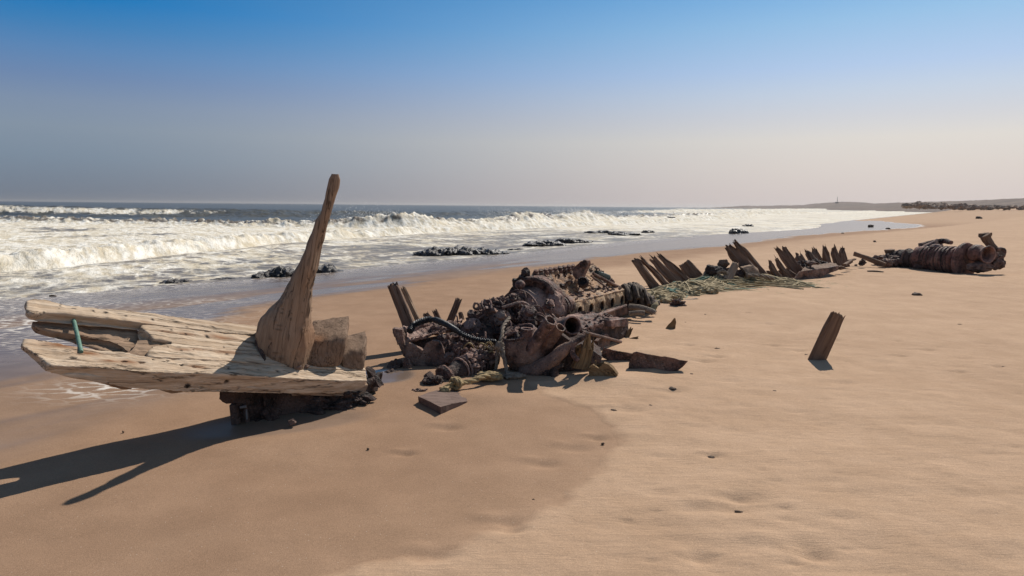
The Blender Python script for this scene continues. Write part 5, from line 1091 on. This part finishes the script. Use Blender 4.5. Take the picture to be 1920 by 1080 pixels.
    rr = np.linspace(0, 1, 26); X, Y, Z = [], [], []
    for q in rr:
        dist = np.interp(fx, [1300, 1500, 1700, 1920, 2400], [2600, 1500, 700, 460, 380]) * (.72 + .75 * q); row = [W(a, b, dd) for a, b, dd in zip(fx, top, dist)]
        hz = np.array([p.z for p in row]); pr_ = math.sin(math.pi * min(1, q / .8) * .5) ** 1.3 if q < .8 else 1.0
        X.append([p.x for p in row]); Y.append([p.y for p in row]); Z.append(-1 + (np.minimum(hz, hz) + 1) * pr_ * np.interp(q, [0, .36, 1], [.75, 1, 1.0]) + 0 * hz)
    X, Y, Z = map(np.array, (X, Y, Z)); Z += .5 * fbm2(X * .03, Y * .03, 4, 7) * np.linspace(0, 1, 26)[:, None] * (1 - np.linspace(0, 1, 26)[:, None]) * 4
    h = grid_mesh('hills', X, Y, Z, {}, M['hill']); h['kind'] = 'structure'
    a, b = W(1570, 380, 1100), W(1570, 369, 1100)
    T = Thing('radio_mast', a, 'thin mast standing on the low hill far up the beach', 'mast')
    T.part('pole', lathe(a, b - a, [(.5, -1), (.3, (b - a).length)], 8), M['mast']); T.part('mast_hut', prism([a + Vector((-2, 0, -1.2)), a + Vector((2, 0, -1.2)), a + Vector((2, 0, 1)), a + Vector((-2, 0, 1.2))], (0, 3, 0), 2, 0), M['mast'])

def build_prints():
    r = random.Random(14)
    for x, y in ((1338, 858), (1380, 962), (1390, 940), (1500, 1035), (1530, 1050), (1310, 1055), (1260, 735), (1330, 660), (1345, 672), (1320, 680), (1290, 650), (1500, 660), (1690, 670), (1450, 650), (1560, 640), (1740, 658), (1120, 820), (1080, 840), (1020, 870), (760, 850), (840, 800), (950, 985), (960, 1000), (820, 1050), (1400, 590), (1440, 610), (1800, 700), (1870, 690), (1580, 720), (1240, 700), (1180, 770), (1230, 690)):
        p = G(x, y); a = r.uniform(.05, .11); BUMPS.append((p.x, p.y, a * 1.2, a * .8, -.024)); BUMPS.append((p.x - a * 1.1, p.y + a * .9, a, a * .7, .013))
    for _ in range(230):
        x, y = r.uniform(1000, 2000), r.uniform(560, 1090)
        if x < 1170 and y > 560: continue
        p = G(x, y); a = r.uniform(.02, .07) * (1 + p.y * .04); BUMPS.append((p.x, p.y, a * 1.8, a, r.choice((-.006, .005, -.009))))
    for x, y, rx, ry, h in ((1120, 715, .5, .25, .05), (900, 745, .5, .22, .035), (1010, 725, .6, .2, -.02), (1240, 665, .4, .3, .04), (800, 700, .35, .2, .03), (1535, 668, .25, .2, .03), (1830, 510, 1.2, .5, -.05)):
        p = G(x, y); BUMPS.append((p.x, p.y, rx, ry, h))

def build_haze():
    bm = bmesh.new(); bmesh.ops.create_cube(bm, size=1); me = bpy.data.meshes.new('haze'); bm.to_mesh(me); bm.free()
    o = link(bpy.data.objects.new('haze', me)); o.scale = (24000, 24000, 24); o.location = (0, 0, 24 / 2 - 4); o['kind'] = 'stuff'
    m = bpy.data.materials.new('haze'); m.use_nodes = True; t = m.node_tree; t.nodes.clear(); out = t.nodes.new('ShaderNodeOutputMaterial'); v = t.nodes.new('ShaderNodeVolumePrincipled')
    v.inputs['Color'].default_value = (.74, .71, .68, 1); v.inputs['Density'].default_value = HAZE; v.inputs['Anisotropy'].default_value = .5
    t.links.new(v.outputs[0], out.inputs['Volume']); me.materials.append(m); o.display_type = 'WIRE'
HAZE = 0.00014

build_prints(); build_ground(); build_sea()
build_bow(); build_engine(); build_pot(); build_engine_neighbours(); build_ribs(); build_net(); build_winch(); build_loose(); build_rocks()
build_haze()
